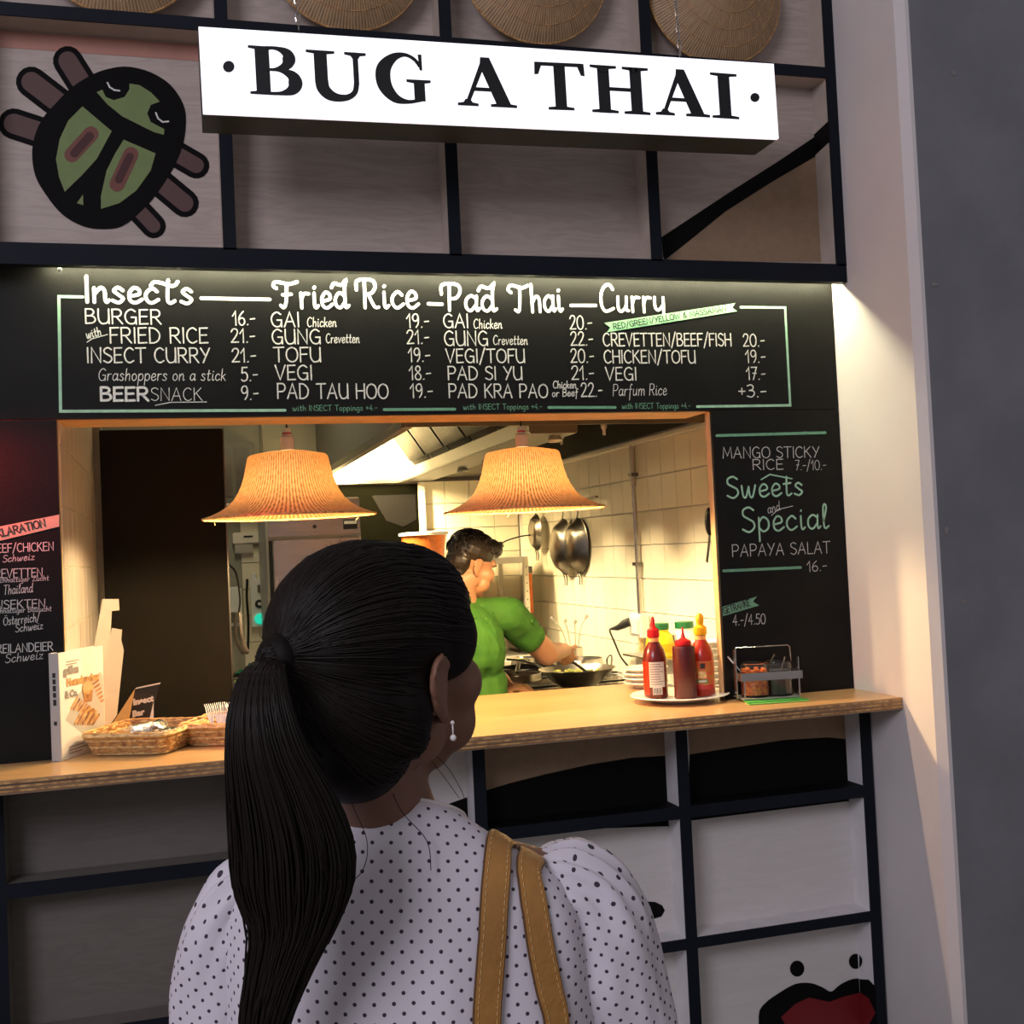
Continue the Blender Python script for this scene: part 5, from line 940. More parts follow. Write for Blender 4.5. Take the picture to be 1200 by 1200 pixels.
# cookbook
bk = thing('cookbook', 'upright cookbook with a photo of grilled food on its pale cover', 'book', tuple(at(70, 893, Z=ZC)))
p0 = at(73, 892, Z=ZC); p1 = p0+Vector((.095, .185, 0)); ex_ = (p1-p0).normalized(); nn = ex_.cross(Vector((0, 0, 1))); Hh = .272; Wd = .205; Tt = .027
def BB(u0, u1, d0, d1, z0, z1): vs = [p0+ex_*u-nn*d+Vector((0, 0, z)) for z in (z0, z1) for d in (d0, d1) for u in (u0, u1)]; return MB().add(vs, [(0, 2, 3, 1), (4, 5, 7, 6), (0, 1, 5, 4), (2, 6, 7, 3), (0, 4, 6, 2), (1, 3, 7, 5)])
BB(0, Wd, 0, .0025, 0, Hh).build('cover', 'paper', bk); BB(0, Wd, Tt-.0025, Tt, 0, Hh).build('back_cover', 'paper', bk); BB(-.0025, 0, 0, Tt, 0, Hh).build('spine', 'ceramic_grey', bk); BB(.001, Wd-.006, .003, Tt-.003, .004, Hh-.006).build('pages', 'paper_warm', bk)
fo = lambda u, z, l=0: p0+ex_*u+nn*(.0004+l)+Vector((0, 0, z))
bfont('grillen', 'title', bk, 'ink_grey', fo(.018, .215, .0003), ex_, (0, 0, 1), .020, bold=.002); bfont('Heuschrecken', 'title', bk, 'wicker', fo(.030, .185, .0003), ex_, (0, 0, 1), .019, bold=.002); bfont('& Co.', 'title', bk, 'ink_grey', fo(.020, .155, .0003), ex_, (0, 0, 1), .018, bold=.002)
m_ = MB(); k = 0
pv = lambda L: [fo(u, z, l) for u, z, l in L]
m_.add([fo(.02, .10), fo(.075, .155), fo(.19, .205), fo(.203, .19), fo(.203, .06), fo(.17, .035), fo(.10, .05)], [tuple(range(7))], 0)
def strip(a, b, w0, mm, l): 
    global k
    k += 1; A_, B_ = Vector((a[0], a[1], 0)), Vector((b[0], b[1], 0)); d = (B_-A_).normalized(); s = Vector((-d.y, d.x, 0))*w0; P = []
    for q in range(7): th = PI*q/6; P.append(A_+s*math.cos(th)-d*w0*math.sin(th))
    for q in range(7): th = PI*q/6; P.append(B_-s*math.cos(th)+d*w0*math.sin(th))
    m_.add([fo(p.x, p.y, l+.00002*k) for p in P], [tuple(range(14))], mm)
for i in range(9): strip((.045+.011*i, .125-.003*i), (.075+.011*i, .150-.006*i), .0036, 1 if i % 2 else 2, .0004)
for i in range(8): strip((.060+.012*i, .085-.002*i), (.092+.012*i, .112-.003*i), .0038, 1 if i % 2 else 2, .0006)
for i in range(6): strip((.150+.007*i, .175-.010*i), (.178+.004*i, .182-.011*i), .0030, 1, .0006)
m_.add([fo(.125+.026*math.cos(q), .170+.018*math.sin(q), .0009) for q in [2*PI*i/18 for i in range(18)]], [tuple(range(18))], 2); m_.add([fo(.125+.021*math.cos(q), .173+.014*math.sin(q), .0012) for q in [2*PI*i/18 for i in range(18)]], [tuple(range(18))], 3)
m_.add([fo(.099, .168, .0008), fo(.151, .168, .0008), fo(.143, .132, .0008), fo(.108, .132, .0008)], [(0, 1, 2, 3)], 1); m_.build('cover_photo', ['ceramic_grey', 'fry_orange', 'wicker', 'kraft'], bk, recalc=False)
m_ = MB(); [m_.add([fo(.03, z, .0006), fo(.03+w_, z, .0006), fo(.03+w_, z+.0025, .0006), fo(.03, z+.0025, .0006)], [(0, 1, 2, 3)]) for z, w_ in ((.028, .07), (.020, .09), (.012, .06), (.245, .06), (.238, .05))]; m_.build('cover_print', 'ink_grey', bk, recalc=False)
m_ = MB(); [m_.add([p0-ex_*.0029-nn*d+Vector((0, 0, z)) for d, z in ((.009, z0), (.018, z0), (.018, z1), (.009, z1))], [(0, 1, 2, 3)]) for z0, z1 in ((.14, .155), (.16, .172), (.176, .19), (.194, .206), (.21, .222), (.09, .10))]; m_.build('spine_print', 'ink', bk, recalc=False)
# torn brochures behind the book
for k, (pp, Yd, lb) in enumerate((([(104, 792), (120, 702), (139, 702), (140, 715), (131, 716), (130, 735), (122, 840), (112, 846)], .45, 'tall pale brochure with notched top behind the cookbook'), ([(120, 790), (131, 736), (143, 738), (142, 750), (145, 762), (137, 838), (122, 852)], .40, 'lower pale brochure leaning right behind the cookbook'))):
    P = [at(x, y, Y=Yd) for x, y in pp]; P[-1].z = ZC+.001; P[-2].z = max(P[-2].z, ZC+.001) ; m_ = MB(); m_.prism(P, (0, 1, 0), .003); o = m_.build('brochure', 'paper'); tag(o, lb, 'brochure')
# insect bar card, a folded tent
tc_ = thing('tent_card', 'folded black card reading Insect Bar behind the left basket', 'card', tuple(at(155, 852, Z=ZC)))
Yc = .30; q = lambda x, y, dy=0: at(x, y, Y=Yc+dy)
a_, b_, c_, d_ = q(147, 842), q(172, 842), q(187, 802), q(158, 808)
a_.z = b_.z = ZC+.001
MB().prism([a_, b_, c_, d_], (0, 1, 0), .0016).build('front', 'card_black', tc_)
MB().prism([a_+Vector((0, .002, 0)), d_+Vector((0, .002, 0)), d_+Vector((-.004, .06, -.03)), Vector((a_.x-.06, Yc+.05, ZC+.001))], (0, .3, 1), .0012).build('side_flap', 'kraft', tc_)
MB().prism([b_+Vector((-.004, -.003, 0)), b_+Vector((.018, -.012, 0)), q(180, 822)+Vector((0, -.003, 0))], (0, -1, 0), .001).build('front_flap', 'paper', tc_)
MB().prism([d_+Vector((0, -.0005, .001)), c_+Vector((.0, -.0005, .001)), c_+Vector((.004, .0, .005)), d_+Vector((.03, -.0005, .009)), d_+Vector((.005, 0, .005))], (0, 1, 0), .001).build('torn_top', 'paper', tc_)
e1 = (b_-a_).normalized(); e1 = (c_-d_).normalized(); up_ = (d_-a_).normalized()
bfont('Insect', 'lettering', tc_, 'paper', a_+(d_-a_)*.66+e1*.004+Vector((0, -.003, 0)), e1, Vector((0, 0, 1)), .017, bold=.0014); bfont('Bar', 'lettering', tc_, 'paper', a_+(d_-a_)*.40+e1*.008+Vector((0, -.003, 0)), e1, Vector((0, 0, 1)), .017, bold=.0014)
# ================================================================== PEOPLE
class Frame:
    """a person's own axes: x to their right, y forward, z up"""
    def __init__(s, o, az): s.o = Vector(o); s.R = Matrix.Rotation(-az, 3, 'Z')
    def __call__(s, p): return s.o + s.R @ Vector(p)
class MX(MB):
    """mesh builder that lays its shapes down through a frame"""
    def __init__(s, fr): super().__init__(); s.fr = fr
    def add(s, vs, fs, m=0, uvs=None): return super().add([s.fr(v) for v in vs], fs, m, uvs)
def head_parts(m, H, k=1.0):
    """skull, face, ears; H maps head coordinates (x right, y face, z up) into the body frame"""
    def E(c, r, T=None): m.ell(H(c), [v*k for v in r], T=(H.R @ T if T else H.R), nu=20, nv=12)
    def C(a, ra, b, rb): m.cap(H(a), ra*k, H(b), rb*k, 12)
    E((0, -.014, .034), (.074, .093, .086)); E((0, .030, -.020), (.060, .058, .080)); E((0, .046, -.082), (.042, .042, .034)); E((0, .064, -.098), (.024, .024, .020))
    for s in (-1, 1):
        E((s*.044, .057, -.022), (.029, .031, .030)); E((s*.035, .057, -.060), (.028, .030, .034)); E((s*.052, .0, -.060), (.014, .034, .030))
        E((s*.028, .076, .030), (.024, .012, .009)); E((s*.0115, .094, -.034), (.009, .010, .008))
        T = Matrix.Rotation(s*.35, 3, 'Z') @ Matrix.Rotation(-.15, 3, 'X')
        E((s*.080, -.006, -.012), (.007, .018, .031), T); E((s*.077, .002, -.040), (.006, .009, .010), T)
        m.tube([H(v) for v in catmull([(s*.082, .006, .004), (s*.087, -.006, .018), (s*.090, -.022, .008), (s*.089, -.024, -.014), (s*.084, -.012, -.034), (s*.080, -.002, -.042)], 4)], .0042*k, 7)
    C((0, .080, .014), .0085, (0, .104, -.026), .0115); E((0, .086, -.058), (.021, .012, .0055)); E((0, .085, -.068), (.018, .012, .0065)); E((0, .074, .034), (.045, .016, .016))
def eyes(H, par, k=1.0):
    for s in (-1, 1):
        MB().ell(H((s*.030, .069, .006)), .0115*k, nu=14, nv=10).build('eye', 'eye_white', par, smooth='all'); MB().ell(H((s*.030, .0785, .006)), (.0045*k), nu=10, nv=8).build('iris', 'eye_dark', par, smooth='all')
class Head:
    def __init__(s, o, az, pit=0, rol=0, k=1.0): s.o = Vector(o); s.k = k; s.R = (Matrix.Rotation(-az, 3, 'Z') @ Matrix.Rotation(-pit, 3, 'X') @ Matrix.Rotation(rol, 3, 'Y'))
    def __call__(s, p): return s.o + s.R @ (Vector(p)*s.k)
def hand(m, w, fwd, nrm, side, curl=.5, grip=False):
    """w wrist, fwd towards the fingers, nrm out of the back of the hand, side +1 right / -1 left"""
    w, f, n_ = Vector(w), Vector(fwd).normalized(), Vector(nrm).normalized(); n_ = (n_-f*n_.dot(f)).normalized(); s = f.cross(n_)*side    # towards the little finger
    R3 = Matrix((s, f, n_)).transposed(); m.ell(w+f*.045, (.036, .046, .014), T=R3, nu=14, nv=8); m.cap(w, .024, w+f*.03, .022, 12)
    for j, (dx, L_, c) in enumerate(((-.028, .072, 0), (-.009, .080, .05), (.010, .075, .12), (.027, .060, .2))):
        p = w+f*(.080-.004*j*(j > 1))+s*dx; a = .25+curl*.6+c; d = f*math.cos(a)-n_*math.sin(a)+s*dx*1.5
        for q, (fr_, r0, r1) in enumerate(((.45, .0085, .008), (.31, .008, .0072), (.24, .0072, .006))):
            e = p+d.normalized()*L_*fr_; m.cap(p, r0, e, r1, 10); p = e; a += curl*(1.1 if grip else .7)+.12; d = f*math.cos(a)-n_*math.sin(a)+s*dx*.5
    p = w+f*.022-s*.028; d = (f*.65-s*.65-n_*.45).normalized()
    for L_, r0, r1 in ((.040, .012, .010), (.030, .010, .0085), (.022, .0085, .007)):
        e = p+d*L_; m.cap(p, r0, e, r1, 10); p = e; d = (d+s*.55*curl+f*.1-n_*.25*curl).normalized()
# ------------------------------------------------------------------ the woman in front
AZW = .26; WO = at(478, 1000, Y=-2.03); WO.z = 0; F_ = Frame(WO, AZW)
wc = at(445, 781, Y=-2.075); HW = Head(wc, .93, -.06, .05, 1.0)     # head centre, turned to her right
woman = tag(bpy.data.objects.new('person_anchor', None)); bpy.data.objects.remove(woman)
m = MB()
head_parts(m, HW)
nk = HW((0, -.028, -.075)); nb = F_((-.016, .012, 1.315))
m.cap(nk, .050, nb, .052, 16); m.cap(HW((0, .0, -.085)), .035, nb+Vector((0, 0, .03)), .04, 14); m.cap(nb+Vector((0, 0, .0)), .056, F_((0, .0, 1.27)), .075, 16)
def CW(a, ra, b, rb): m.cap(F_(a), ra, F_(b), rb, 16)
for s in (-1, 1): CW((0, 0, 1.275), .060, (s*.148, 0, 1.245), .045)
m.ell(F_((0, 0, 1.17)), (.155, .095, .15), T=F_.R); m.ell(F_((0, .005, 1.0)), (.135, .09, .14), T=F_.R); m.ell(F_((0, 0, .86)), (.165, .11, .13), T=F_.R)
for s in (-1, 1):
    m.ell(F_((s*.075, .085, 1.13)), (.055, .045, .055), T=F_.R); CW((s*.165, 0, 1.235), .044, (s*.225, -.01, .985), .034); el = (s*.225, -.01, .985); wr_ = (s*.20, .20, .93)
    CW(el, .034, wr_, .023); hand(m, F_(wr_), F_.R @ Vector((-s*.35, .9, .1)), F_.R @ Vector((s*.8, .2, .6)), s, .55)
    CW((s*.085, 0, .80), .082, (s*.085, .01, .44), .052); CW((s*.085, .01, .44), .052, (s*.085, -.02, .10), .034); m.ell(F_((s*.085, -.03, .38)), (.045, .05, .09), T=F_.R); m.ell(F_((s*.088, .05, .035)), (.038, .105, .032), T=F_.R)
bodyw = remeshed(m, 'person', ['skin'], None, .0048, 5)
bodyw.name = 'person'; tag(bodyw, 'woman with a dark ponytail and polka-dot blouse seen from behind at the counter', 'person')
eyes(HW, bodyw)
for s in (-1, 1): MB().tube([HW(v) for v in catmull([(s*.012, .088, .024), (s*.030, .088, .030), (s*.048, .074, .024)], 4)], .0022, 5).build('eyebrow', 'hair_black', bodyw)
MB().ell(HW((0, .0955, -.0605)), (.017, .006, .004), T=HW.R, nu=14, nv=6).build('lips', 'lip', bodyw, smooth='all')
er = HW((.0895, .000, -.050)); m_ = MB(); m_.ell(er+Vector((0, 0, .004)), .0020, nu=10, nv=8); m_.ell(er+Vector((0, 0, -.010)), .0031, nu=12, nv=10); m_.tube([er+Vector((0, 0, .003)), er+Vector((0, 0, -.009))], .0008, 5); m_.build('earring', 'pearl', bodyw, smooth='all')
# hair shell over the skull, leaving face, ears and throat free
m = MB()
E_ = lambda c, r: m.ell(HW(c), r, T=HW.R, nu=26, nv=16)
E_((0, -.020, .034), (.086, .100, .090)); E_((0, .026, .052), (.076, .074, .066)); E_((0, -.040, -.020), (.080, .074, .078)); E_((0, -.046, -.066), (.064, .050, .056))
for s in (-1, 1): E_((s*.064, .030, .026), (.018, .040, .040)); E_((s*.070, -.036, -.030), (.018, .026, .046))
tie = at(322, 772, Y=-2.150)
m.cap(HW((0, -.075, .012)), .05, tie, .017, 18)
hair = remeshed(m, 'hair', ['hair_black'], bodyw, .0045, 14)
rng = random.Random(5)
# combed strands from the hairline back to the tie, lying on the hair shell
from mathutils.bvhtree import BVHTree
bv = BVHTree.FromPolygons([v.co.copy() for v in hair.data.vertices], [tuple(f.vertices) for f in hair.data.polygons])
m_ = MB(); cen = HW((0, -.022, .010)); Ri = HW.R.transposed(); tl = (Ri @ (tie-cen)).normalized(); ax1 = tl.orthogonal().normalized(); ax2 = tl.cross(ax1)
hz_ = Vector(hair.location); nst = 0; tries = 0
while nst < 950 and tries < 4000:
    tries += 1; a = rng.uniform(0, 2*PI); ph = rng.uniform(.5, 2.5) if rng.random() < .4 else rng.uniform(1.3, 2.6)
    d = (tl*math.cos(ph)+(ax1*math.cos(a)+ax2*math.sin(a))*math.sin(ph)).normalized(); pts_ = []; ok = True; lift = rng.uniform(.0002, .0016); dv = rng.gauss(0, .03)
    for k in range(13):
        u = k/12; v = (d*math.sin((1-u)*ph)+tl*math.sin(u*ph)).normalized(); v = (v+v.cross(tl)*dv*math.sin(u*PI)).normalized(); wv = HW.R @ v
        h = bv.ray_cast(cen+wv*.3, -wv)
        if h[0] is None: ok = False; break
        hp = Ri @ (h[0]-HW.o)
        if abs(hp.x) > .066 and -.030 < hp.y < .03 and -.055 < hp.z < .026: ok = False; break
        if hp.y > .055 and hp.z < .055 or hp.z < -.098: ok = False; break
        pts_.append(h[0]+h[1]*lift)
    if not ok: continue
    nst += 1; m_.tube(pts_, [rng.uniform(.0005, .0010)]*12+[.0004], 4)
tag(m_.build('combed_strands', 'hair_strand', hair, smooth='all'), kind='stuff')
td = (tie-cen).normalized(); m_ = MB(); m_.tube([tie-td*.014, tie-td*.008, tie, tie+td*.006, tie+td*.012], [.017, .0215, .0225, .019, .008], 18); m_.build('hair_tie', 'hair_black', bodyw, smooth='all')
# ponytail: a soft core with several hundred strands hung round it
def pt(x, y, Y): return at(x, y, Y=Y)
core = [(322, 770, -2.150, 14), (308, 788, -2.185, 24), (305, 830, -2.205, 34), (312, 880, -2.210, 44), (330, 935, -2.205, 58), (342, 985, -2.200, 66), (345, 1035, -2.195, 66), (343, 1085, -2.19, 48), (328, 1135, -2.185, 36), (313, 1190, -2.18, 27), (306, 1235, -2.175, 19), (303, 1275, -2.17, 9)]
CP = catmull([pt(a, b, c) for a, b, c, d in core], 4); CR = [v.x for v in catmull([Vector((d, 0, 0)) for *_, d in core], 4)]; PXM = 1/1290
RTh = Vector((RT.x, RT.y, 0)).normalized(); BK = Vector((-RTh.y, RTh.x, 0))
rows = []
for i, p in enumerate(CP):
    r = CR[i]*PXM*.80; rows.append([p+RTh*(r*math.cos(q))+BK*(r*.52*math.sin(q)) for q in [2*PI*j/20 for j in range(20)]])
m_ = MB(); m_.grid(rows, True, 0, True, True); pony = m_.build('ponytail', 'hair_black', bodyw, smooth='all')
m_ = MB()
for i in range(520):
    q = rng.uniform(0, 2*PI); rr = math.sqrt(rng.random()) if rng.random() < .3 else rng.uniform(.86, 1.0); e0 = rng.randint(0, 3); e1 = len(CP)-1-int(abs(rng.gauss(0, 9))); e1 = max(e1, e0+14); pts_ = []; ph2 = rng.uniform(0, 6.28); wob = rng.uniform(.0005, .003)
    for k in range(e0, e1+1, 2):
        u = k/(len(CP)-1); r = CR[k]*PXM*rr; pts_.append(CP[k]+RTh*(r*math.cos(q)+wob*math.sin(u*9+ph2)*u*2)+BK*(r*.55*math.sin(q)))
    m_.tube(pts_, [(.0011 if k < len(pts_)-3 else .0006) for k in range(len(pts_))], 4)
tag(m_.build('ponytail_strands', 'hair_strand', pony, smooth='all'), kind='stuff')
# a few loose hairs: right of the ponytail, nape, cheek
m_ = MB()
loose = [[(395, 880, -2.12), (412, 940, -2.13), (430, 985, -2.135), (425, 1020, -2.135), (402, 1040, -2.14)], [(455, 915, -2.10), (470, 950, -2.13), (500, 985, -2.13), (505, 1020, -2.14)], [(505, 880, -2.09), (525, 900, -2.09), (540, 925, -2.09), (545, 938, -2.09)], [(500, 885, -2.09), (520, 910, -2.09), (538, 935, -2.09)], [(380, 930, -2.15), (395, 980, -2.155), (402, 1040, -2.16), (390, 1090, -2.165)], [(280, 900, -2.21), (268, 960, -2.21), (276, 1040, -2.21), (292, 1100, -2.20)], [(284, 860, -2.21), (272, 930, -2.21), (280, 1010, -2.21)]]
for L_ in loose: m_.tube(catmull([pt(*p) for p in L_], 6), .00045, 4)
for i in range(46):
    q = rng.uniform(.1, PI*1.0); v = (UP*math.sin(q)+RT*math.cos(q)+FW*rng.uniform(-.15, .1)).normalized(); h = bv.ray_cast(cen+v*.3, -v)
    if h[0] is None: continue
    t_ = (h[1].cross(FW)).normalized()*rng.uniform(-1, 1); a0 = h[0]-h[1]*.001; L_ = rng.uniform(.010, .026); m_.tube([a0, a0+t_*L_*.5+h[1]*rng.uniform(.002, .005), a0+t_*L_+h[1]*rng.uniform(.001, .008)], [.0003, .0003, .0002], 3)
tag(m_.build('loose_hairs', 'hair_strand', hair), kind='stuff')
# blouse: body and sleeves with laid-out cloth coordinates
RG = [(1.338, .060, .058, .006), (1.330, .070, .064, .006), (1.314, .094, .074, .004), (1.297, .122, .084, 0), (1.281, .148, .094, 0), (1.262, .168, .103, 0), (1.235, .180, .110, 0), (1.19, .186, .115, 0), (1.13, .186, .118, 0), (1.06, .180, .116, 0), (.99, .176, .114, 0), (.92, .182, .120, 0), (.86, .194, .130, 0), (.82, .200, .136, 0)]
NS = 96
def ringpts(z, a, b, cy, zt, fold):
    out = []
    for j in range(NS):
        q = 2*PI*j/NS; c, s = math.cos(q), math.sin(q); ee = .82
        x = a*math.copysign(abs(c)**ee, c); y = b*math.copysign(abs(s)**ee, s)+cy
        f_ = 1+fold*(noise.noise(Vector((x*14, y*14, z*5)))*.9+noise.noise(Vector((x*34, y*34, z*7)))*.4)
        out.append(Vector((x*f_, y*f_-(.008 if s < 0 else 0)*max(0, (1.30-z)/.3)*(abs(s)), z-(y-cy)*zt-.010*(c))))
    return out
lv = []; 
RC = catmull([Vector((z, a, b)) for z, a, b, c in RG], 5)
for v in RC:
    t_ = max(0, min(1, (v.x-1.20)/.13)); lv.append(ringpts(v.x, v.y, v.z, .004*t_, .45*t_, .075*(1-t_)+.012))
vv = 0; uvs = []
for i, r in enumerate(lv):
    if i: vv += max((r[j]-lv[i-1][j]).length for j in (0, NS//4, 3*NS//4))*.0+((r[3*NS//4]-lv[i-1][3*NS//4]).length)
    a = RC[i].y; acc = [0]
    for j in range(NS): acc.append(acc[-1]+(r[(j+1) % NS]-r[j]).length)
    mid = acc[3*NS//4]; L0 = acc[-1]; uvs.append([(acc[j]-mid, -vv) for j in range(NS+1)])
m_ = MX(F_); m_.grid(lv, True, 0, uvs=uvs); bl = m_.build('blouse', 'polka_fabric', bodyw, smooth='all'); md = bl.modifiers.new('s', 'SOLIDIFY'); md.thickness = .0015
m_ = MX(F_); m_.tube([p+Vector((0, 0, .0005)) for p in lv[0]]+[lv[0][0]], .0022, 6, cap=False); m_.build('neckline_piping', 'paper', bl, smooth='all')
def sleeve(s, path, rads, gather=1.0):
    P = catmull([Vector(p) for p in path], 7); R_ = [v.x for v in catmull([Vector((r, 0, 0)) for r in rads], 7)]; n = 48; rows = []; uvs = []; L = 0; fr0 = Vector((0, 1, 0))
    for i, p in enumerate(P):
        t = (P[min(i+1, len(P)-1)]-P[max(i-1, 0)]).normalized(); a = (fr0-t*t.dot(fr0)).normalized(); b = t.cross(a); u = i/(len(P)-1); row = []
        if i: L += math.hypot((p-P[i-1]).length, R_[i]-R_[i-1])
        for j in range(n):
            q = 2*PI*j/n; g = .0055*gather*math.exp(-((u-.18)/.16)**2)*math.sin(q*13+.7*math.sin(q*3))+.006*noise.noise(Vector((math.cos(q)*2.2+s, math.sin(q)*2.2, u*5)))+.004*noise.noise(Vector((math.cos(q)*5, math.sin(q)*5, u*9+s)))
            r = R_[i]+g; row.append(p+a*(r*math.cos(q))+b*(r*math.sin(q)))
        rows.append(row); uvs.append([((j/n-.5)*2*PI*R_[i]*1.06+.05*s, -L*1.1) for j in range(n+1)])
    m_ = MX(F_); m_.grid(rows, True, 0, True, False, uvs=uvs); return m_.build('sleeve', 'polka_fabric', bl, smooth='all')
sleeve(1, [(.128, 0, 1.262), (.146, 0, 1.258), (.168, 0, 1.246), (.186, 0, 1.215), (.200, 0, 1.165), (.214, 0, 1.10), (.228, -.005, 1.02), (.226, .06, .965), (.215, .13, .945)], [.030, .046, .053, .056, .053, .051, .051, .048, .036])
sleeve(-1, [(-.122, 0, 1.268), (-.140, 0, 1.266), (-.158, 0, 1.256), (-.176, 0, 1.225), (-.188, 0, 1.17), (-.199, 0, 1.10), (-.212, -.005, 1.02), (-.218, .06, .965), (-.212, .13, .945)], [.028, .040, .047, .052, .050, .049, .050, .047, .036])
# dark trousers and shoes
m = MB(); m.ell(F_((0, 0, .86)), (.185, .125, .14), T=F_.R); 
for s in (-1, 1): CW((s*.085, 0, .80), .095, (s*.087, .01, .44), .066); CW((s*.087, .01, .44), .066, (s*.087, -.015, .09), .048)
remeshed(m, 'trousers', ['trousers_dark'], bodyw, .009, 5)
for s in (-1, 1): m_ = MX(F_); m_.ell((s*.088, .052, .036), (.045, .125, .035)); m_.box(s*.088-.036, s*.088+.036, -.06, .15, 0, .016); m_.build('shoe', 'shoe_leather', bodyw, smooth=True)
# shoulder bag with two tan straps
bag = thing('shoulder_bag', 'tan leather bag with two stitched straps over her right shoulder', 'bag', tuple(F_((.12, -.20, .62))))
bvb = BVHTree.FromPolygons([Vector(v.co) for v in bl.data.vertices], [tuple(f.vertices) for f in bl.data.polygons]); FI = F_.R.transposed()
def strap(top, pts_px, xl):
    P = []
    for (px, py) in pts_px:
        h = bvb.ray_cast(CAM, ray(px, py).normalized())
        if h[0] is not None: P.append(FI @ (h[0]+h[1]*.002-F_.o))
    x0 = P[0].x; th0 = math.atan2(P[0].z-1.21, -P[0].y); f0 = []
    for k in range(1, 12):
        th = th0+(PI*1.12-th0)*k/11; d = Vector((0, -math.cos(th), math.sin(th))); c = Vector((x0+.004, 0, 1.21)); h = bvb.ray_cast(F_(c+d*.35), F_.R @ -d)
        if h[0] is not None: f0.append(FI @ (h[0]+h[1]*.002-F_.o))
    f0 += [Vector((x0+.05, .132, 1.05)), Vector((x0+.10, .10, .94)), Vector((.27, .0, .90)), Vector((.27, -.09, .90))]
    e = P[-1]; low = [Vector((e.x-.002, e.y-.008, e.z-.07)), Vector((e.x, -.17, .98)), Vector((e.x+.004, -.19, .915))]
    path = [v for v in catmull(low[::-1]+P[::-1]+f0, 5)]; n = len(path); rowsL = []
    m1, m2, m3 = MX(F_), MX(F_), MX(F_); L_, R_2 = [], []; up = []
    for i, p in enumerate(path):
        t = (path[min(i+1, n-1)]-path[max(i-1, 0)]).normalized(); c = Vector((0, .0, 1.16)); o = Vector((p.x*.55, p.y, 0))
        if o.length < 1e-4: o = Vector((0, -1, 0))
        o = o.normalized()
        nb_ = bvb.find_nearest(F_(p)); o = (FI @ nb_[1]).normalized() if nb_[0] is not None and nb_[3] < .012 else o
        s = t.cross(o).normalized(); o = s.cross(t).normalized(); L_.append(p-s*.0125); R_2.append(p+s*.0125); up.append(o)
    rows = [[L_[i]+up[i]*.000, L_[i]+up[i]*.0035, L_[i].lerp(R_2[i], .5)+up[i]*.0046, R_2[i]+up[i]*.0035, R_2[i]+up[i]*.000] for i in range(n)]
    m1.grid(rows, True); st = m1.build('strap', 'leather_tan', bag, smooth=True)
    for A_ in (L_, R_2): m2.tube([A_[i]+up[i]*.0018 for i in range(n)], .0016, 5)
    m2.build('strap_edge', 'leather_edge', st, smooth=True)
    for w_ in (.13, .87):
        D = [L_[i].lerp(R_2[i], w_)+up[i]*.0042 for i in range(n)]; acc = 0; q = 0
        for i in range(n-1):
            seg = (D[i+1]-D[i]); Ls = seg.length; k = max(1, int(Ls/.006))
            for j in range(k): a = D[i]+seg*(j/k); m3.tube([a, a+seg*(.6/k)], .0005, 3, cap=False)
    tag(m3.build('stitching', 'stitch', st), kind='stuff')
strap(1.294, [(583, 990), (581, 1020), (578, 1060), (575, 1110), (571, 1160), (569, 1200)], .09)
strap(1.288, [(612, 986), (617, 1020), (624, 1060), (632, 1110), (642, 1160), (650, 1200)], .12)
m_ = MX(F_); rows = []
for z, hx, hy in ((.62, .150, .045), (.64, .160, .055), (.76, .165, .052), (.88, .160, .035), (.92, .158, .022)):
    rows.append([Vector((.13+hx*math.copysign(abs(math.cos(q))**.5, math.cos(q)), -.215+hy*math.copysign(abs(math.sin(q))**.6, math.sin(q)), z)) for q in [2*PI*j/40 for j in range(40)]])
m_.grid(rows, True, 0, True, True); m_.build('bag_body', 'leather_tan', bag, smooth=True)
m_ = MX(F_); m_.tube([r+Vector((0, 0, .002)) for r in rows[-1]]+[rows[-1][0]+Vector((0, 0, .002))], .004, 6, cap=False); m_.build('top_edge', 'leather_edge', bag, smooth=True)
# ------------------------------------------------------------------ the cook
AZC = 1.05; YC_ = 1.12
hc = at(553, 662, Y=YC_); HC = Head(hc, 1.38, .42, .0, .95); CO = Vector((hc.x-.055, hc.y-.03, 0)); FC = Frame(CO, AZC)
zs_ = hc.z-1.555           # lift of the shoulders over the standard frame
m = MB(); head_parts(m, HC); nb = FC((0, .0, 1.43+zs_)); m.cap(HC((0, -.02, -.07)), .055, nb, .058, 16); m.cap(nb, .06, FC((0, 0, 1.36+zs_)), .09, 16)
def CC(a, ra, b, rb, n_=16): m.cap(a, ra, b, rb, n_)
sh = {}
shR = at(596, 722, Y=1.05); elR = at(641, 766, Y=1.16); wrR = at(661, 762, Y=1.33); hdR = at(672, 782, Y=1.40)
shL = FC((-.175, .02, 1.37+zs_)); elL = at(588, 800, Y=1.45); wrL = at(597, 806, Y=1.40)
shl_z = shR.z
m.ell(FC((0, 0, 1.24+zs_)), (.165, .11, .18), T=FC.R); m.ell(FC((0, .02, 1.03+zs_)), (.155, .115, .18), T=FC.R); m.ell(FC((0, 0, .90+zs_)), (.165, .12, .13), T=FC.R)
CC(FC((0, 0, 1.34+zs_)), .07, shR, .055); CC(FC((0, 0, 1.36+zs_)), .07, shL, .052)
CC(shR, .054, elR, .048); CC(elR, .047, wrR, .030); CC(shL, .050, elL, .040); CC(elL, .038, wrL, .026)
hand(m, wrR, (hdR-wrR), Vector((-.4, -.75, .5)), 1, .75, True); hand(m, wrL, at(622, 806, Y=1.30)-wrL, Vector((-.1, -.3, .9)), -1, .35)
for s in (-1, 1):
    def K(p): return FC(p)
    CC(K((s*.095, 0, .84)), .09, K((s*.10, .02, .46)), .058); CC(K((s*.10, .02, .46)), .058, K((s*.10, -.02, .10)), .038); m.ell(K((s*.102, .06, .04)), (.042, .12, .036), T=FC.R)
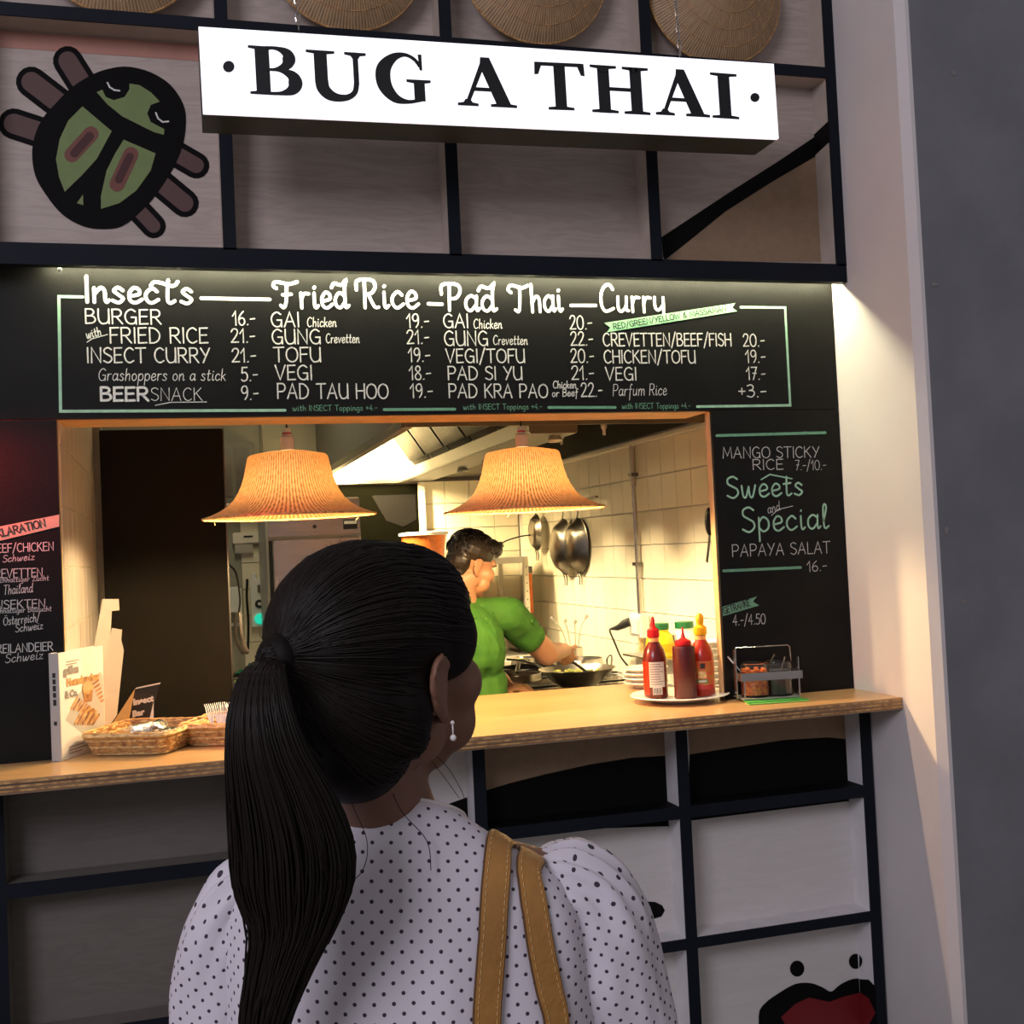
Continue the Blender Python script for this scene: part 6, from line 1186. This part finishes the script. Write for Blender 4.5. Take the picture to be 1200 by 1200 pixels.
cook = remeshed(m, 'person', ['skin_cook'], None, .0045, 4); tag(cook, 'cook with dark wavy hair in a green t-shirt stirring the wok', 'person'); eyes(HC, cook)
for s in (-1, 1): MB().tube([HC(v) for v in catmull([(s*.012, .088, .026), (s*.030, .090, .032), (s*.048, .076, .026)], 4)], .0032, 5).build('eyebrow', 'hair_cook', cook)
m = MB(); m.ell(HC((0, -.022, .056)), (.086, .098, .080), T=HC.R); m.ell(HC((0, .050, .090)), (.066, .050, .040), T=HC.R); m.ell(HC((0, -.058, .0)), (.070, .052, .062), T=HC.R); m.ell(HC((0, -.052, -.045)), (.052, .038, .045), T=HC.R)
for i in range(330):
    d = Vector((rng.gauss(0, 1), rng.gauss(0, 1), rng.gauss(.55, .9))).normalized()
    if d.y > .75 and d.z < .3 or d.z < -.5: continue
    if abs(d.x) > .6 and d.z < .30 and d.y > -.5: continue
    if d.y > .3 and d.z < .12: continue
    m.ell(HC((d.x*.080, -.020+d.y*.092+.006, .048+d.z*.078)), rng.uniform(.007, .012), nu=8, nv=6)
hr = remeshed(m, 'hair', ['hair_cook'], cook, .0036, 2)
m_ = MB()
for i in range(300):
    d = Vector((rng.gauss(0, 1), rng.gauss(0, 1), rng.gauss(.6, .9))).normalized()
    if d.y > .75 and d.z < .3 or d.z < -.5: continue
    if abs(d.x) > .6 and d.z < .30 and d.y > -.5: continue
    if d.y > .3 and d.z < .12: continue
    b_ = HC((d.x*.088, -.020+d.y*.10, .048+d.z*.086)); t1 = (HC.R @ d).orthogonal().normalized(); t2 = t1.cross(HC.R @ d); a0 = rng.uniform(0, 6); rr = rng.uniform(.008, .016)
    m_.tube([b_+(t1*math.cos(a0+q)+t2*math.sin(a0+q))*rr+(HC.R @ d)*(.006*math.sin(q)) for q in [k*.6 for k in range(7)]], [.0024]*6+[.0008], 5)
tag(m_.build('curls', 'hair_cook', hr, smooth='all'), kind='stuff')
# t-shirt
m = MB(); m.ell(FC((0, 0, 1.24+zs_)), (.182, .128, .19), T=FC.R); m.ell(FC((0, .015, 1.06+zs_)), (.172, .130, .20), T=FC.R); m.ell(FC((0, .0, .93+zs_)), (.178, .135, .14), T=FC.R)
CC(FC((0, 0, 1.355+zs_)), .078, shR+Vector((0, 0, .004)), .066); CC(FC((0, 0, 1.365+zs_)), .078, shL, .064)
m.cap(FC((0, -.005, 1.40+zs_)), .068, FC((0, 0, 1.34+zs_)), .085)
cuffR = shR.lerp(elR, .58); CC(shR, .066, cuffR-(cuffR-shR)*.12, .060); CC(shL, .064, shL.lerp(elL, .5), .058)
ts = remeshed(m, 'tshirt', ['tshirt_green'], cook, .006, 4)
for v in ts.data.vertices:
    p = v.co; v.co += v.normal*(.009*(1-abs(noise.noise(Vector((p.x*6+p.z*8, p.y*8, p.z*10-p.x*8)))*2.2))+.004*noise.noise(p*22))
d_ = (elR-shR).normalized(); MB().tube([cuffR-d_*.012, cuffR+d_*.002], [.0615, .0615], 24, cap=False).build('cuff', 'tshirt_green', ts, smooth=True)
m = MB(); m.ell(FC((0, 0, .86)), (.185, .135, .13), T=FC.R)
for s in (-1, 1): CC(FC((s*.095, 0, .82)), .102, FC((s*.10, .02, .46)), .075); CC(FC((s*.10, .02, .46)), .075, FC((s*.10, -.01, .09)), .056)
remeshed(m, 'trousers', ['trousers_dark'], cook, .010, 4)
for s in (-1, 1): m_ = MX(FC); m_.ell((s*.102, .065, .038), (.048, .14, .038)); m_.box(s*.102-.04, s*.102+.04, -.06, .18, 0, .018); m_.build('shoe', 'shoe_leather', cook, smooth=True)
# spatula in his right hand
sp = thing('spatula', 'black slotted spatula in the cook\'s right hand, tip in the wok', 'spatula', tuple(hdR)); g0 = hdR+Vector((-.02, -.01, .035)); g1 = at(694, 792, Y=1.47)
gd = (g1-g0).normalized(); MB().tube([g0-gd*.07, g0, g0.lerp(g1, .8)], [.006, .007, .005], 8).build('handle', 'cable_black', sp, smooth=True)
sd = gd.cross(Vector((0, 0, 1))).normalized()
for k in range(5): a = g0.lerp(g1, .78)+sd*(.010*(k-2)*.7); b_ = g1+sd*(.012*(k-2)); MB().tube([a, a.lerp(b_, .5)+Vector((0, 0, .003)), b_], [(.0045, .0015)]*3, 6, flat=sd).build('tine', 'cable_black', sp)
MB().tube([g0.lerp(g1, .74)-sd*.02, g0.lerp(g1, .74)+sd*.02], [(.008, .002)]*2, 6).build('shoulder_bar', 'cable_black', sp)
pc = at(615, 812, Y=1.27); tcd = MB().box(pc.x-.05, pc.x+.03, pc.y-.03, pc.y+.05, pc.z-.025, pc.z-.022); 
o = MB().box(1.30, 1.37, 1.24, 1.33, .9765, .979).build('paper_sheet', 'paper'); tag(o, 'white paper sheet on the stove edge by the cook\'s left hand', 'paper')
